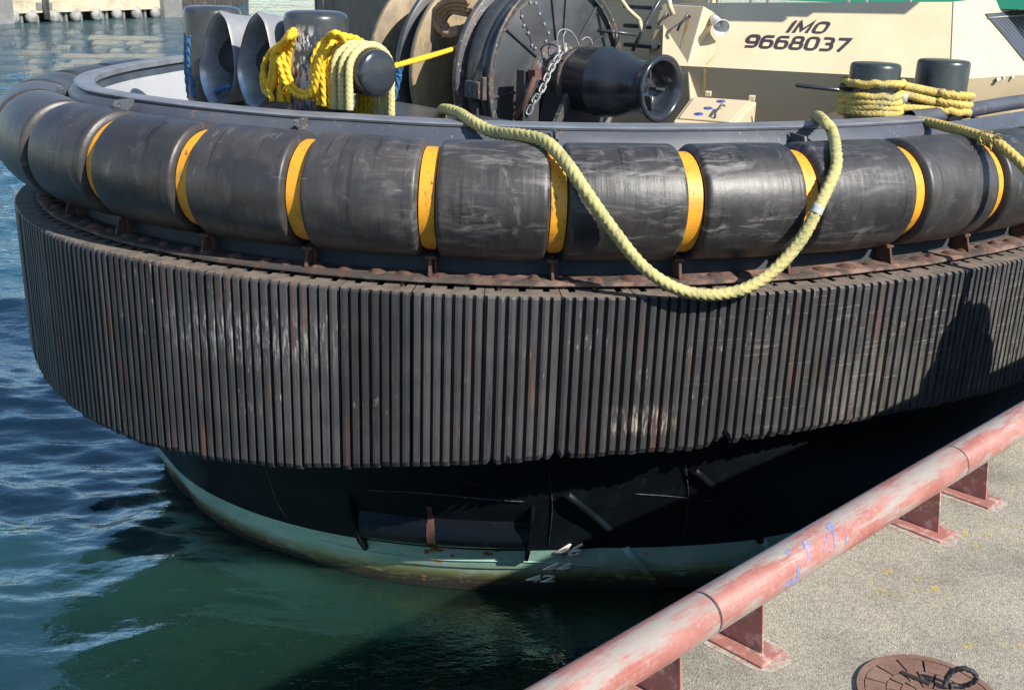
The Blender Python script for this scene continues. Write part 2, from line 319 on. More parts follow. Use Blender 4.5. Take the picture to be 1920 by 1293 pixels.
# ================================================================== SETTING
# ---- water
WZ = -0.45
def build_water():
    rr = [3.0]
    while rr[-1] < 5.5: rr.append(rr[-1] * 1.012)
    while rr[-1] < 22: rr.append(rr[-1] * 1.0036)
    while rr[-1] < 60: rr.append(rr[-1] * 1.007)
    while rr[-1] < 8000: rr.append(rr[-1] * 1.03)
    rr = np.array(rr); th = np.radians(np.r_[np.arange(-62, -30, .8), np.arange(-30, 14, .15), np.arange(14, 62.01, .8)])
    Rg, Tg = np.meshgrid(rr, th, indexing='ij'); X = Rg * np.sin(Tg); Y = Rg * np.cos(Tg); Zg = np.zeros_like(X)
    g = np.random.default_rng(5)
    # slow warp that breaks up straight crests
    WX = sum(.16 * np.sin(X * a + Y * b + c) for a, b, c in ((.9, .4, 1), (-.5, 1.1, 2), (1.7, -.8, 4), (.3, 2.1, 5)))
    WY = sum(.16 * np.sin(X * a + Y * b + c) for a, b, c in ((.7, -.6, 3), (1.2, .9, .5), (-1.6, .5, 2.2), (2.3, 1.1, 1.1)))
    gust = .75 + .35 * np.sin(X * .33 + Y * .21 + 1.0) * np.sin(X * -.17 + Y * .39 + 2.0)
    for k in range(78):
        lam = .13 * (1.05 ** k)
        ang = R_(101) + g.normal() * .42
        kx, ky = 2 * np.pi / lam * np.cos(ang), 2 * np.pi / lam * np.sin(ang)
        slope = .034 * (1.0 if lam < 1.2 else (1.2 / lam) ** .5) * (.6 + .8 * g.random())
        amp = slope * lam / (2 * np.pi)
        ph = kx * (X + WX * min(1, lam)) + ky * (Y + WY * min(1, lam)) + g.random() * 6.28
        cut = np.clip((lam / (Rg * .0040 + 1e-6) - 2.2) / 2.0, 0, 1)
        env = .55 + .45 * np.sin(X * (2.1 / lam ** .5) * np.cos(ang + 1.2) * .22 + Y * (2.1 / lam ** .5) * .22 * np.sin(ang + 1.2) + k)
        Zg += amp * cut * env * 1.5 * (np.exp(np.sin(ph) * .9) - 1.2) * (gust if lam < 1 else 1)
    lee = np.clip((np.hypot(X - 1.6, (Y - 6.5) * .8) - 1.8) / 4.2, .22, 1)    # calmer in the lee of hull and quay
    Zg *= lee
    V = np.stack([X, Y, Zg], -1).reshape(-1, 3); n, m = X.shape
    idx = np.arange(n * m).reshape(n, m)
    Fc = np.stack([idx[:-1, :-1], idx[1:, :-1], idx[1:, 1:], idx[:-1, 1:]], -1).reshape(-1, 4)
    me = bpy.data.meshes.new("water"); me.vertices.add(len(V)); me.vertices.foreach_set("co", V.ravel())
    me.loops.add(Fc.size); me.loops.foreach_set("vertex_index", Fc.ravel().astype(np.int32))
    me.polygons.add(len(Fc)); me.polygons.foreach_set("loop_start", np.arange(0, Fc.size, 4, dtype=np.int32))
    me.polygons.foreach_set("loop_total", np.full(len(Fc), 4, np.int32)); me.polygons.foreach_set("use_smooth", np.ones(len(Fc), bool))
    me.update(calc_edges=True); fix_normals(me)
    o = bpy.data.objects.new("water", me); COL.objects.link(o); o.location = (0, 0, WZ); tag(o, kind="structure")
    m = bpy.data.materials.new("sea_water"); m.use_nodes = True; nt = m.node_tree; N = nt.nodes; L = nt.links; bs = N["Principled BSDF"]
    bs.inputs["Roughness"].default_value = .04; bs.inputs["IOR"].default_value = 2.4
    geo = N.new("ShaderNodeNewGeometry")
    def nz(sc, det, rot=0.0):
        mp = N.new("ShaderNodeMapping"); mp.inputs["Scale"].default_value = sc; mp.inputs["Rotation"].default_value = (0, 0, rot)
        L.new(geo.outputs["Position"], mp.inputs[0]); t = N.new("ShaderNodeTexNoise"); t.inputs["Scale"].default_value = 1
        t.inputs["Detail"].default_value = det; t.inputs["Roughness"].default_value = .62; L.new(mp.outputs[0], t.inputs["Vector"]); return t.outputs["Fac"]
    n0 = nz((.25, .4, 1), 3)
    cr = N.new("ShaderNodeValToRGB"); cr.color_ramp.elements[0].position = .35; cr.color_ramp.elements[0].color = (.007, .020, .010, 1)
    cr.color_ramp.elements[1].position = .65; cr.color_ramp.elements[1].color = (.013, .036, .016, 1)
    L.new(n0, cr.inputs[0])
    bs.inputs["Specular Tint"].default_value = (.66, .92, .96, 1)
    bs.inputs["Subsurface Weight"].default_value = 1.0; bs.inputs["Subsurface Radius"].default_value = (.5, 1.0, .9); bs.inputs["Subsurface Scale"].default_value = 2.2
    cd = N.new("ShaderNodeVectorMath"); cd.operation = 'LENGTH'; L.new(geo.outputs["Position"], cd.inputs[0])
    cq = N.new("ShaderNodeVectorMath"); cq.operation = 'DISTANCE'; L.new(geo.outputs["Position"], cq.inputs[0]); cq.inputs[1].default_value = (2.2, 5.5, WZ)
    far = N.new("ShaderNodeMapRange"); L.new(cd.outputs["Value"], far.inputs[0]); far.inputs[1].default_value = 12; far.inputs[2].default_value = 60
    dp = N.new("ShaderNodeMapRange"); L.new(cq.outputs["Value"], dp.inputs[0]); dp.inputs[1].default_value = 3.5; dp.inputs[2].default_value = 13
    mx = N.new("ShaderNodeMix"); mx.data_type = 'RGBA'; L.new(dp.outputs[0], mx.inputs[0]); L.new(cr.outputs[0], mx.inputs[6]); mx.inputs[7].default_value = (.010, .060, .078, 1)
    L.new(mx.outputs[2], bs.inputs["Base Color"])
    prev = None
    for sc, det, st, dist, fr in (((2.6, 5.0, 1), 4, 1.0, .30, True), ((9, 16, 1), 2, .6, .012, False)):
        bp = N.new("ShaderNodeBump"); bp.inputs["Distance"].default_value = dist; bp.inputs["Strength"].default_value = st
        if fr: L.new(far.outputs[0], bp.inputs["Strength"])
        L.new(nz(sc, det, -.2), bp.inputs["Height"])
        if prev: L.new(prev, bp.inputs["Normal"])
        prev = bp.outputs[0]
    L.new(prev, bs.inputs["Normal"])
    me.materials.append(m)
build_water()

# ---- quay
QZ = 3.63; PZ = 3.80; PR = .054
ax0 = at_z(1318, 1150, PZ); ax1 = at_z(1785, 867, PZ); qd = (ax1 - ax0) / np.linalg.norm(ax1 - ax0); qn = np.array([qd[1], -qd[0], 0])  # qn: inland
m_conc = None
def concrete():
    m = bpy.data.materials.new("exposed_aggregate_concrete"); m.use_nodes = True; nt = m.node_tree; N = nt.nodes; L = nt.links; bs = N["Principled BSDF"]
    bs.inputs["Roughness"].default_value = .9; geo = N.new("ShaderNodeNewGeometry")
    def nz(s, d=4, r=.6):
        t = N.new("ShaderNodeTexNoise"); t.inputs["Scale"].default_value = s; t.inputs["Detail"].default_value = d; t.inputs["Roughness"].default_value = r
        L.new(geo.outputs["Position"], t.inputs["Vector"]); return t.outputs["Fac"]
    def ramp(x, stops):
        c = N.new("ShaderNodeValToRGB"); e = c.color_ramp.elements
        e[0].position, e[0].color = stops[0][0], (*stops[0][1], 1); e[1].position, e[1].color = stops[-1][0], (*stops[-1][1], 1)
        for p, q in stops[1:-1]:
            k = e.new(p); k.color = (*q, 1)
        L.new(x, c.inputs[0]); return c.outputs[0]
    def mix(f, a, b, mode='MIX'):
        x = N.new("ShaderNodeMix"); x.data_type = 'RGBA'; x.blend_type = mode
        for i, q in ((0, f), (6, a), (7, b)):
            if isinstance(q, (int, float)): x.inputs[i].default_value = q
            elif isinstance(q, tuple): x.inputs[i].default_value = (*q, 1)
            else: L.new(q, x.inputs[i])
        return x.outputs[2]
    vo = N.new("ShaderNodeTexVoronoi"); vo.inputs["Scale"].default_value = 250; L.new(geo.outputs["Position"], vo.inputs["Vector"])
    stone = ramp(vo.outputs["Color"], [(0, (.24, .22, .19)), (.35, (.35, .325, .285)), (.7, (.43, .40, .35)), (1, (.60, .565, .51))])
    base = mix(nz(230, 3), stone, (.36, .33, .28))
    fine = ramp(nz(90, 6, .75), [(.3, (.52, .50, .46)), (.55, (1, 1, .96)), (.75, (1.22, 1.20, 1.12))])
    base = mix(1.0, base, fine, 'MULTIPLY')
    big = ramp(nz(1.7, 5), [(.36, (.48, .46, .42)), (.5, (.86, .84, .79)), (.64, (1.06, 1.02, .94))])
    base = mix(1.0, base, big, 'MULTIPLY')
    # lichen near the rail
    lf = N.new("ShaderNodeMapRange"); L.new(nz(22, 6, .75), lf.inputs[0]); lf.inputs[1].default_value = .56; lf.inputs[2].default_value = .63
    lg = N.new("ShaderNodeMapRange"); L.new(nz(3.1, 2), lg.inputs[0]); lg.inputs[1].default_value = .53; lg.inputs[2].default_value = .60
    mm = N.new("ShaderNodeMath"); mm.operation = 'MULTIPLY'; L.new(lf.outputs[0], mm.inputs[0]); L.new(lg.outputs[0], mm.inputs[1])
    base = mix(mm.outputs[0], base, (.46, .35, .045))
    L.new(base, bs.inputs["Base Color"])
    bp = N.new("ShaderNodeBump"); bp.inputs["Distance"].default_value = .005; bp.inputs["Strength"].default_value = .45; L.new(vo.outputs["Distance"], bp.inputs["Height"])
    b2 = N.new("ShaderNodeBump"); b2.inputs["Distance"].default_value = .006; b2.inputs["Strength"].default_value = .5; L.new(nz(90, 6, .75), b2.inputs["Height"]); L.new(bp.outputs[0], b2.inputs["Normal"])
    L.new(b2.outputs[0], bs.inputs["Normal"]); return m
m_conc = concrete()
mb = MB(); q0 = ax0 - qn * .13
poly = [q0 - qd * 40, q0 + qd * 60, q0 + qd * 60 + qn * 60, q0 - qd * 40 + qn * 60]
mb.prism([np.array([p[0], p[1], -4.0]) for p in poly], (0, 0, QZ + 4.0))
tag(mb.build("quay", m_conc, base=(0, 0, 0)), kind="structure")

# ---- pipe rail sections along the quay edge
m_rail = mat("faded_red_rail_paint", (.28, .088, .07), .55, layers=[
    dict(col=(.36, .165, .14), scale=(7, 7, 9), lo=.40, hi=.64, fac=.85),
    dict(tx=True, col=(.27, .25, .22), scale=(2.3, .8, 0), lo=.455, hi=.53, fac=.92, rough=.6, detail=9, rg=.68),
    dict(tx=True, col=(.38, .27, .245), scale=(5, 16, 0), lo=.54, hi=.72, fac=.5, detail=7),
    dict(col=(.38, .32, .29), scale=(75, 75, 75), lo=.54, hi=.74, fac=.45),
    dict(tx=True, col=(.25, .19, .17), scale=(3.5, 26, 0), lo=.66, hi=.72, fac=.55)], bump=((60, 60, 60), .12, .002))
m_post_paint = mat("post_paint", (.32, .125, .10), .7, layers=[dict(col=(.16, .12, .10), scale=(18, 18, 18), lo=.55, hi=.68), dict(col=(.5, .33, .28), scale=(30, 30, 30), lo=.52, hi=.7)], bump=((50, 50, 50), .3, .003))
m_spill = mat("paint_on_concrete", (.36, .21, .17), .9, layers=[dict(col=(.38, .345, .29), scale=(40, 40, 40), lo=.44, hi=.56), dict(col=(.20, .18, .15), scale=(90, 90, 90), lo=.55, hi=.68)], bump=((120, 120, 120), .6, .004))
def tpar(p): return (p - ax0) @ qd
tj = [tpar(at_z(1318, 1150, PZ)), tpar(at_z(1785, 867, PZ))]
tp = [tpar(at_z(u, v, QZ)) for u, v in ((1252, 1322), (1420, 1226), (1756, 1002), (1849, 942))]
seg = tj[1] - tj[0]; d_in = tj[0] - tp[0]; d_out = tp[1] - tj[0]
labels = ["faded pink pipe rail section nearest the camera, cut off by the bottom edge",
          "faded pink pipe rail section with blue paint splashes, between the two dark joints",
          "faded pink pipe rail section at the far right, beyond the second dark joint"] + ["faded pink pipe rail section outside the right edge of the picture"] * 3
for k, (t0, t1) in enumerate(((tj[0] - seg, tj[0]), (tj[0], tj[1]), (tj[1], tj[1] + seg), (tj[1] + seg, tj[1] + 2 * seg), (tj[1] + 2 * seg, tj[1] + 3 * seg), (tj[1] + 3 * seg, tj[1] + 4.5 * seg))):
    t0g, t1g = t0 + .003, t1 - .003
    base = ax0 + qd * (t0 + t1) / 2; base = np.array([base[0], base[1], QZ])
    rt = empty("pipe_rail", base, labels[k], "rail", "pipe rail sections along the quay edge")
    mb = MB(); a0, a1 = ax0 + qd * t0g, ax0 + qd * t1g
    mb.lathe([(0, .001), (0, PR - .004), (.003, PR), (t1g - t0g - .003, PR), (t1g - t0g, PR - .004), (t1g - t0g, .001)], a0, qd, n=40); mb.build("pipe", m_rail, rt)
    mb = MB(); mb.lathe([(0, .001), (0, PR - .0015), (.0056, PR - .0015), (.0056, .001)], ax0 + qd * (t1 - .0028), qd, n=40); mb.build("joint_band", m_letter, rt)
    ps = {0: [t0 + d_out, tp[0]], 1: [tp[1], tp[2]], 2: [tp[3], t1 - .25]}.get(k, [t0 + .2, t1 - .2])
    for t in ps:
        c = ax0 + qd * t
        mb = MB(); w0, w1 = .042, .060; th = .006
        pts = [c - qn * .075 + Z * (-.030), c + qn * .044 + Z * (-.022), np.array([*(c + qn * w1)[:2], QZ + .0076]), np.array([*(c - qn * .075)[:2], QZ + .0076])]
        mb.prism(pts, qd * th); p_ = mb.build("post", m_post_paint, rt, bevel=.0015)
        mb = MB(); bc = np.array([*(c + qn * .004 + qd * .004)[:2], QZ + .004]); mb.box(bc, qd * .050, qn * .085, Z * .0038)
        mb.build("base_plate", m_post_paint, rt, bevel=.002)
        P = []
        for q in range(22):
            a = 2 * np.pi * q / 22; rr_ = (1.12 + .16 * rng.random()); P.append(np.array([*(bc + qd * .058 * rr_ * np.sign(math.cos(a)) * abs(math.cos(a)) ** .5 + qn * .094 * rr_ * np.sign(math.sin(a)) * abs(math.sin(a)) ** .5)[:2], QZ - .002]))
        mb = MB(); mb.prism(P, Z * .0032); mb.build("paint_overspill", m_spill, rt)

m_splash = mat("blue_paint_splash", (.15, .17, .34), .5, layers=[dict(col=(.34, .24, .28), scale=(60, 60, 60), lo=.46, hi=.6)])
def on_pipe(u, v):
    r = ray(u, v); o = CAM - ax0; rp = r - (r @ qd) * qd; op = o - (o @ qd) * qd
    a_, b_, c_ = rp @ rp, 2 * rp @ op, op @ op - (PR + .0007) ** 2; t = (-b_ - math.sqrt(b_ * b_ - 4 * a_ * c_)) / (2 * a_); p = CAM + r * t
    n = p - ax0 - ((p - ax0) @ qd) * qd; return p, n / np.linalg.norm(n)
rail_mid = [o for o in bpy.data.objects if o.name.startswith("pipe_rail")][1]
mb = MB()
for path, w in (([(1550, 981), (1557, 986), (1562, 993)], 7), ([(1560, 988), (1566, 1010), (1566, 1030)], 2.2), ([(1556, 992), (1550, 1012), (1545, 1034)], 1.5),
                ([(1506, 1014), (1513, 1022), (1518, 1034)], 6), ([(1516, 1030), (1517, 1045), (1511, 1058)], 2), ([(1475, 1030), (1481, 1038)], 5), ([(1498, 1058), (1496, 1082), (1490, 1092)], 3), ([(1470, 1098), (1482, 1092), (1495, 1084)], 4), ([(1590, 1000), (1586, 1018)], 2)):
    P = smooth_path([[*q, 0] for q in path], 2.0)[:, :2]; G = []
    for k, (u, v) in enumerate(P):
        d = P[min(k + 1, len(P) - 1)] - P[max(k - 1, 0)]; d = d / (np.linalg.norm(d) + 1e-9); ww = w * (.35 + .65 * math.sin(math.pi * (k + .6) / (len(P) + .2))) * (.8 + .4 * rng.random())
        G.append([on_pipe(u - d[1] * ww, v + d[0] * ww)[0], on_pipe(u, v)[0], on_pipe(u + d[1] * ww, v - d[0] * ww)[0]])
    mb.grid(G)
tag(mb.build("blue_paint_splash", m_splash, rail_mid), kind="stuff")

# ---- manhole cover with its rope loop
def build_manhole():
    c = at_z(1742, 1310, QZ);
    e = at_z(1608, 1264, QZ); Rm = .163
    m_iron = mat("rusty_cast_iron", (.155, .082, .055), .7, layers=[dict(col=(.21, .125, .09), scale=(12, 12, 12), lo=.42, hi=.62), dict(col=(.07, .04, .03), scale=(60, 60, 60), lo=.6, hi=.72)], bump=((120, 120, 120), .4, .003))
    m_dark = mat("dark_recess", (.018, .012, .010), .9)
    root = empty("manhole_cover", (c[0], c[1], QZ), "round rusty iron manhole cover set in the concrete", "manhole cover")
    def arc(r0, r1, a0, a1, z0, z1, mbx, n=10):
        G = []
        for a in np.linspace(a0, a1, n):
            d = np.array([math.cos(a), math.sin(a), 0]); b = np.array([c[0], c[1], 0])
            G.append([b + d * r0 + Z * z0, b + d * r0 + Z * z1, b + d * r1 + Z * z1, b + d * r1 + Z * z0])
        k = len(mbx.v); mbx.grid(G, smooth=False); mbx.f += [(k, k + 1, k + 2, k + 3), tuple(k + (n - 1) * 4 + i for i in range(4))]; mbx.m += [0, 0]; mbx.sm += [False, False]
    mb = MB(); mb.lathe([(0, .0005), (0, Rm * .93), (-.02, Rm * .93)], (c[0], c[1], QZ + .0045), Z, n=64); mb.build("recess", m_dark, root)
    mb = MB(); arc(Rm * .90, Rm, 0, 2 * np.pi, QZ - .005, QZ + .0098, mb, 72); mb.build("frame", m_iron, root)
    mb = MB(); ga = .018
    rings = [(.885, .60, 14), (.585, .40, 14), (.385, .22, 10), (.20, .0, 1)]
    for i, (ro, ri, k) in enumerate(rings):
        for j in range(k):
            a0, a1 = 2 * np.pi * j / k + (ga / ro if k > 1 else 0) + .2 * i, 2 * np.pi * (j + 1) / k - (ga / ro if k > 1 else 0) + .2 * i
            arc(Rm * max(ri, .001), Rm * ro, a0, a1, QZ - .002, QZ + .0088, mb, 8 if k > 1 else 40)
    mb.build("cover_plate", m_iron, root)
    mb = MB(); pc = at_z(1715, 1277, QZ); dd = at_z(1735, 1291, QZ) - at_z(1690, 1272, QZ); dd /= np.linalg.norm(dd); ee = np.cross(Z, dd)
    mb.box([pc[0], pc[1], QZ + .0085], dd * .035, ee * .007, Z * .004); mb.build("key_slot", m_dark, root, bevel=.002)
    # rope loop
    p0 = at_z(1778, 1296, QZ + .005); ex = c_x * 1.0; ex[2] = 0; ex /= np.linalg.norm(ex)
    f = np.linalg.norm(p0 - CAM) / F_PX
    P = [p0 + ex * x * f + Z * y * f * .95 for x, y in ((-6, -6), (-4, 14), (2, 34), (16, 48), (30, 48), (38, 38), (36, 22), (24, 8), (10, -2), (2, -9))]
    P = [q + np.array([0, .012 * math.sin(i), 0]) for i, q in enumerate(P)]
    P = [np.array([q[0], q[1], max(q[2], QZ + .015)]) for q in P]
    mb = MB(); rope_mesh(mb, P, .0062, twist=True, n=10)
    tag(mb.build("lifting_rope", mat("black_cord", (.02, .02, .022), .7, layers=[dict(col=(.07, .07, .075), scale=(150, 150, 60), lo=.5, hi=.65)]), base=(p0[0], p0[1], QZ)), "small loop of black cord tied to the manhole cover", "cord")
build_manhole()

# ---- quay bollard just outside the frame: it holds the mooring rope and throws the shadow on the fender
BOL = np.array([5.66, 7.62, QZ])
def build_quay_bollard():
    mb = MB(); mb.lathe([(0, .001), (0, .50), (.10, .48), (.20, .36), (.26, .26), (.33, .28), (.40, .35), (.47, .34), (.53, .25), (.55, .001)], BOL, Z, n=40)
    tag(mb.build("mooring_bollard", m_postr, base=BOL), "squat black mushroom bollard on the quay holding the mooring rope", "bollard")
build_quay_bollard()

def patch_poly(c, ex, ey, rx, ry, nrm, m_, name, parent, n=13):
    P = []
    for k in range(n):
        t = 2 * np.pi * k / n; q = .55 + .55 * rng.random(); P.append(c + ex * rx * q * math.cos(t) + ey * ry * q * math.sin(t) + nrm * .002)
    mb = MB(); mb.prism(P, nrm * .0015); return mb.build(name, m_, parent)

# ================================================================== TUGBOAT
tug = empty("tugboat", (float(ab(9, 0, 0)[0]), float(ab(9, 0, 0)[1]), WZ), "black tugboat bow with round rubber fenders and a cream deckhouse, moored at the quay", "tugboat")
ZT = 2.9
def zb(s):   # lower edge of the rib fender
    return float(np.interp(s, [-7.5, -6.2, -5.4, -4.6, -3.6, -2.83, -2.2, -1.67, -1.07, -.5, .08, .7, 1.3, 1.9, 2.4, 3.0, 5, 8],
                           [1.75, 1.48, 1.32, 1.26, 1.24, 1.29, 1.34, 1.41, 1.48, 1.53, 1.59, 1.61, 1.62, 1.66, 1.68, 1.69, 1.62, 1.6]))
def wrap_curve(o_z, s0, s1, ds=.12):
    ss = np.arange(s0, s1 + 1e-6, ds); return ss, np.array([[pl(s, o, z) for o, z in o_z] for s in ss])

HFL = ([-19, -9, -6, .8, 2.4, 4, 9], [.5, .6, 1, .98, .80, .72, .62])
def hfl(s): return float(np.interp(s, *HFL))
# hull shell under and behind the fenders
ss = np.arange(-19, 9.5, .15)
G = []
for s in ss:
    b = zb(s) + .03; fl = hfl(s)
    prof = [(.70, 3.42), (.60, 3.20), (.44, 3.11), (.43, 3.08), (.43, 2.95), (.40, 2.88), (.34, 2.80), (.34, b + .02), (.42 * fl, b - .05), (.72 * fl, .9), (.95 * fl, .55), (1.20 * fl, .12)]
    G.append([pl(s, o, z) for o, z in prof])
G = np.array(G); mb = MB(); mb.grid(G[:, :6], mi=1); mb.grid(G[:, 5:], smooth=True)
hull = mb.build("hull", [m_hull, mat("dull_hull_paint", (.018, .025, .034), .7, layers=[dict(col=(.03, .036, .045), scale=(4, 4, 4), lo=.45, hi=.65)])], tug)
G = []
for s in ss:
    fl = hfl(s)
    G.append([pl(s, o * fl, z) for o, z in [(1.20, .12), (1.305, -.13), (1.33, -.145), (1.44, WZ), (1.9, -1.4), (3.2, -2.4)]])
m_boot = mat("green_boot_top", (.23, .41, .34), .5, layers=[dict(col=(.36, .50, .43), scale=(2.2, 2.2, 5), lo=.42, hi=.62), dict(col=(.20, .22, .07), scale=(3, 3, 9), lo=.30, hi=.5, mask=[(2, False, -.05, -.25)]),
    dict(col=(.045, .040, .022), scale=(6, 6, 20), lo=.30, hi=.46, mask=[(2, False, -.17, -.30)], rough=.8), dict(col=(.016, .014, .009), scale=(20, 20, 40), lo=.25, hi=.4, mask=[(2, False, -.28, -.38)]),
    dict(col=(.42, .15, .04), scale=(4, 4, 9), lo=.64, hi=.69)], bump=((25, 25, 25), .25, .01))
mb = MB(); mb.grid(G, smooth=False); mb.build("boot_topping", m_boot, tug)

# rib fender panels
edges = [s_at(u, ZT, 0) for u in (380, 500, 632, 770, 908, 1055, 1197, 1330, 1457, 1572, 1681, 1790)]
step = np.mean(np.diff(edges)); L_ = list(edges)
while L_[0] > -9.3: L_.insert(0, L_[0] - .53)
while L_[-1] < 7.5: L_.append(L_[-1] + .53)
bite = [(s_at(u, 1.65, 0), d, w) for u, d, w in ((921, .06, .022), (950, .05, .018), (1042, .075, .028), (1062, .045, .02), (1018, .03, .02), (1358, .10, .05), (1395, .05, .03), (1340, .05, .03), (1440, .03, .02))]
for k in range(len(L_) - 1):
    s0, s1 = L_[k] + .004, L_[k + 1] - .004; p = (s1 - s0) / 7; outer = []
    for i in range(7):
        a = s0 + i * p
        for q, o in ((.0, .045), (.16, .045), (.27, .003), (.55, .0), (.86, .003), (.95, .045)): outer.append((a + q * p + (rng.random() - .5) * .006, o + (rng.random() - .5) * .006))
    outer.append((s1, .045))
    inner = []
    slots = [(s0 + (s1 - s0) * c, .028) for c in (.17, .5, .83)]
    for c, w in slots[::-1]:
        inner += [(c + w, .33), (c + w, .175), (c - w, .165), (c - w, .33)]
    inner = [(s1, .33)] + inner + [(s0, .33)]
    jit = [rng.normal() * .006 for _ in range(8)]
    def dzb(s):
        d = jit[int(min(7, max(0, (s - s0) / p)))]
        for c, dep, w in bite: d += dep * math.exp(-((s - c) / w) ** 2) * (.7 + .6 * rng.random())
        return d
    db = [dzb(s) for s, o in outer]
    rings = []
    lev = [('b', 0, .028), ('b', .05, .0), ('b', .16, 0), ('m', .35, 0), ('m', .65, 0), ('t', -.13, 0), ('t', -.014, .0), ('t', 0, .013)]
    for kind, dz, oo in lev:
        ring = []
        for j, (s, o) in enumerate(outer + inner):
            isout = j < len(outer); bz = zb(s) + (db[j] if isout else .01)
            if kind == 'b': z = bz + dz
            elif kind == 't': z = ZT + dz
            else: z = bz + (ZT - bz) * dz
            if not isout and kind == 't': z = ZT + min(dz, 0)
            ring.append(pl(s, o + (oo if isout and o < .035 else 0), z))
        rings.append(ring)
    n = len(outer) + len(inner); mb = MB()
    V = [q for r in rings for q in r]; Fs = []
    for i in range(len(rings) - 1):
        for j in range(n): Fs.append((i * n + j, i * n + (j + 1) % n, (i + 1) * n + (j + 1) % n, (i + 1) * n + j))
    tx = [(s, z, 0) for r in lev for s, z in (outer + inner)]
    mb.add(V, Fs, tx)
    mb.add(rings[0], [tuple(range(n))[::-1]]); mb.add(rings[-1], [tuple(range(n))], mi=1)
    mb.build("fender_panel", [m_rubber, m_fendertop], tug)

# flange above the panels with rusty bolts
G = []
for s in np.arange(-9.5, 8.6, .1):
    w = .005 * math.sin(s * 5.1) + .004 * math.sin(s * 13.7)
    G.append([pl(s, .46, 2.925), pl(s, .215 + w, 2.925), pl(s, .205 + w, 2.935), pl(s, .21 + w, 2.955), pl(s, .235 + w, 2.962), pl(s, .46, 2.966)])
mb = MB(); mb.grid(G, smooth=False); flange = mb.build("mounting_flange", m_flange, tug)
mb = MB(); b0 = pl(0, .34, 2.962)
prof = [(-.008, .068), (.005, .066), (.009, .060), (.010, .054), (.017, .052), (.019, .043), (.026, .041), (.029, .030), (.033, .026), (.035, .001)]
mb.lathe(prof, b0, Z, n=14, smooth=False)
bolt = mb.build("bolt", m_rust, flange, base=b0 - wl(flange))
bolts_s = []
s = -8.6
while s < 7: bolts_s.append(s); s += .255
for i, s in enumerate(bolts_s):
    o = bolt if i == 0 else bolt.copy()
    if i: COL.objects.link(o); o.parent = flange
    q = pl(s + rng.normal() * .02, .315 + rng.normal() * .012, 2.962)
    o.location = q - wl(flange); o.rotation_euler = (rng.normal() * .06, rng.normal() * .06, rng.random() * 6); o.scale = (1 + .15 * rng.normal(), 1 + .15 * rng.normal(), (.55 + .35 * rng.random()))
mb = MB(); b0 = pl(0, .255, 2.83); mb.lathe([(0, .02), (.10, .02)], b0, Z, n=8); stud = mb.build("stud", m_rust, flange, base=b0 - wl(flange))
for s in np.arange(-6.6, 6, .255):   # short studs seen between flange and panel
    o = stud.copy(); COL.objects.link(o); o.parent = flange; o.location = pl(s + .02, .255, 2.83) - wl(flange)

# cylinder fenders, straps, brackets
CZ, CR = 3.53, .445
def co(s): return float(np.interp(s, [-7.5, -4.2], [.22, .46]))
su = [s_at(u, 3.55, .02) for u in (158, 331, 543, 797, 1050, 1310, 1530, 1733)]
st = [su[0] - .98] + su
while st[0] > -9.5: st.insert(0, st[0] - 1.02)
while st[-1] < 7.6: st.append(st[-1] + 1.03)
th = np.linspace(0, 2 * np.pi, 56, endpoint=False)
for k in range(len(st) - 1):
    s0, s1 = st[k] + .068, st[k + 1] - .068
    tt = np.r_[0, .003, .008, .015, .024, .036, .06, np.linspace(.10, .90, 17), .94, .964, .976, .985, .992, .997, 1]
    G = []; TX = []
    for t in tt:
        s = s0 + (s1 - s0) * t; e = min(t, 1 - t) * (s1 - s0)
        r = CR * (1 - (.10 * max(0, 1 - e / .034) ** 2.2)) * (1 + .012 * math.sin(math.pi * t))
        c = pl(s, co(s), CZ); n_ = pn(s)
        G.append([c + n_ * r * math.cos(a) + Z * r * math.sin(a) for a in th]); TX.append([(s, (a + np.pi) % (2 * np.pi) - np.pi, 0) for a in th])
    for i, t in ((0, 0), (len(tt) - 1, 1)):
        pass
    def ring(s, r): return [pl(s, co(s), CZ) + pn(s) * r * math.cos(a) + Z * r * math.sin(a) for a in th]
    G = [ring(s0 + .05, .16), ring(s0 + .002, .17)] + G + [ring(s1 - .002, .17), ring(s1 - .05, .16)]
    TX = [TX[0], TX[0]] + TX + [TX[-1], TX[-1]]
    mb = MB(); mb.grid(G, TX, closed_v=True); mb.build("cylinder_fender", m_cyl, tug)
for k, s in enumerate(st):
    # strap: a flat band round the front, narrowing at the bottom
    G = []
    for a in np.radians(np.linspace(112, -84, 44)):
        w = .062 * (1 if math.degrees(a) > -52 else max(.42, 1 - (-52 - math.degrees(a)) / 32 * .6)); r = CR - .058
        row = []
        for ds, dr in ((-w, -.02), (-w, 0), (w, 0), (w, -.02)):
            row.append(pl(s + ds, co(s), CZ) + pn(s) * (r + dr) * math.cos(a) + Z * (r + dr) * math.sin(a))
        G.append(row)
    mb = MB(); mb.grid(G, closed_v=True, smooth=False); strap = mb.build("fender_strap", m_strap, tug)
    b0 = pl(s, .42, 2.964)
    mb = MB(); n_, t_ = pn(s), pt(s)
    mb.prism([pl(s - .012, .45, 2.966), pl(s - .012, .25, 2.966), pl(s - .012, .29, 3.09), pl(s - .012, .36, 3.13), pl(s - .012, .45, 3.13)], t_ * .024)
    mb.box(pl(s, .325, 3.105), t_ * .04, n_ * .035, Z * .012)
    mb.box(pl(s + .035, .40, 3.03), t_ * .012, n_ * .05, Z * .066)
    mb.build("strap_bracket", m_rust, tug, bevel=.004)

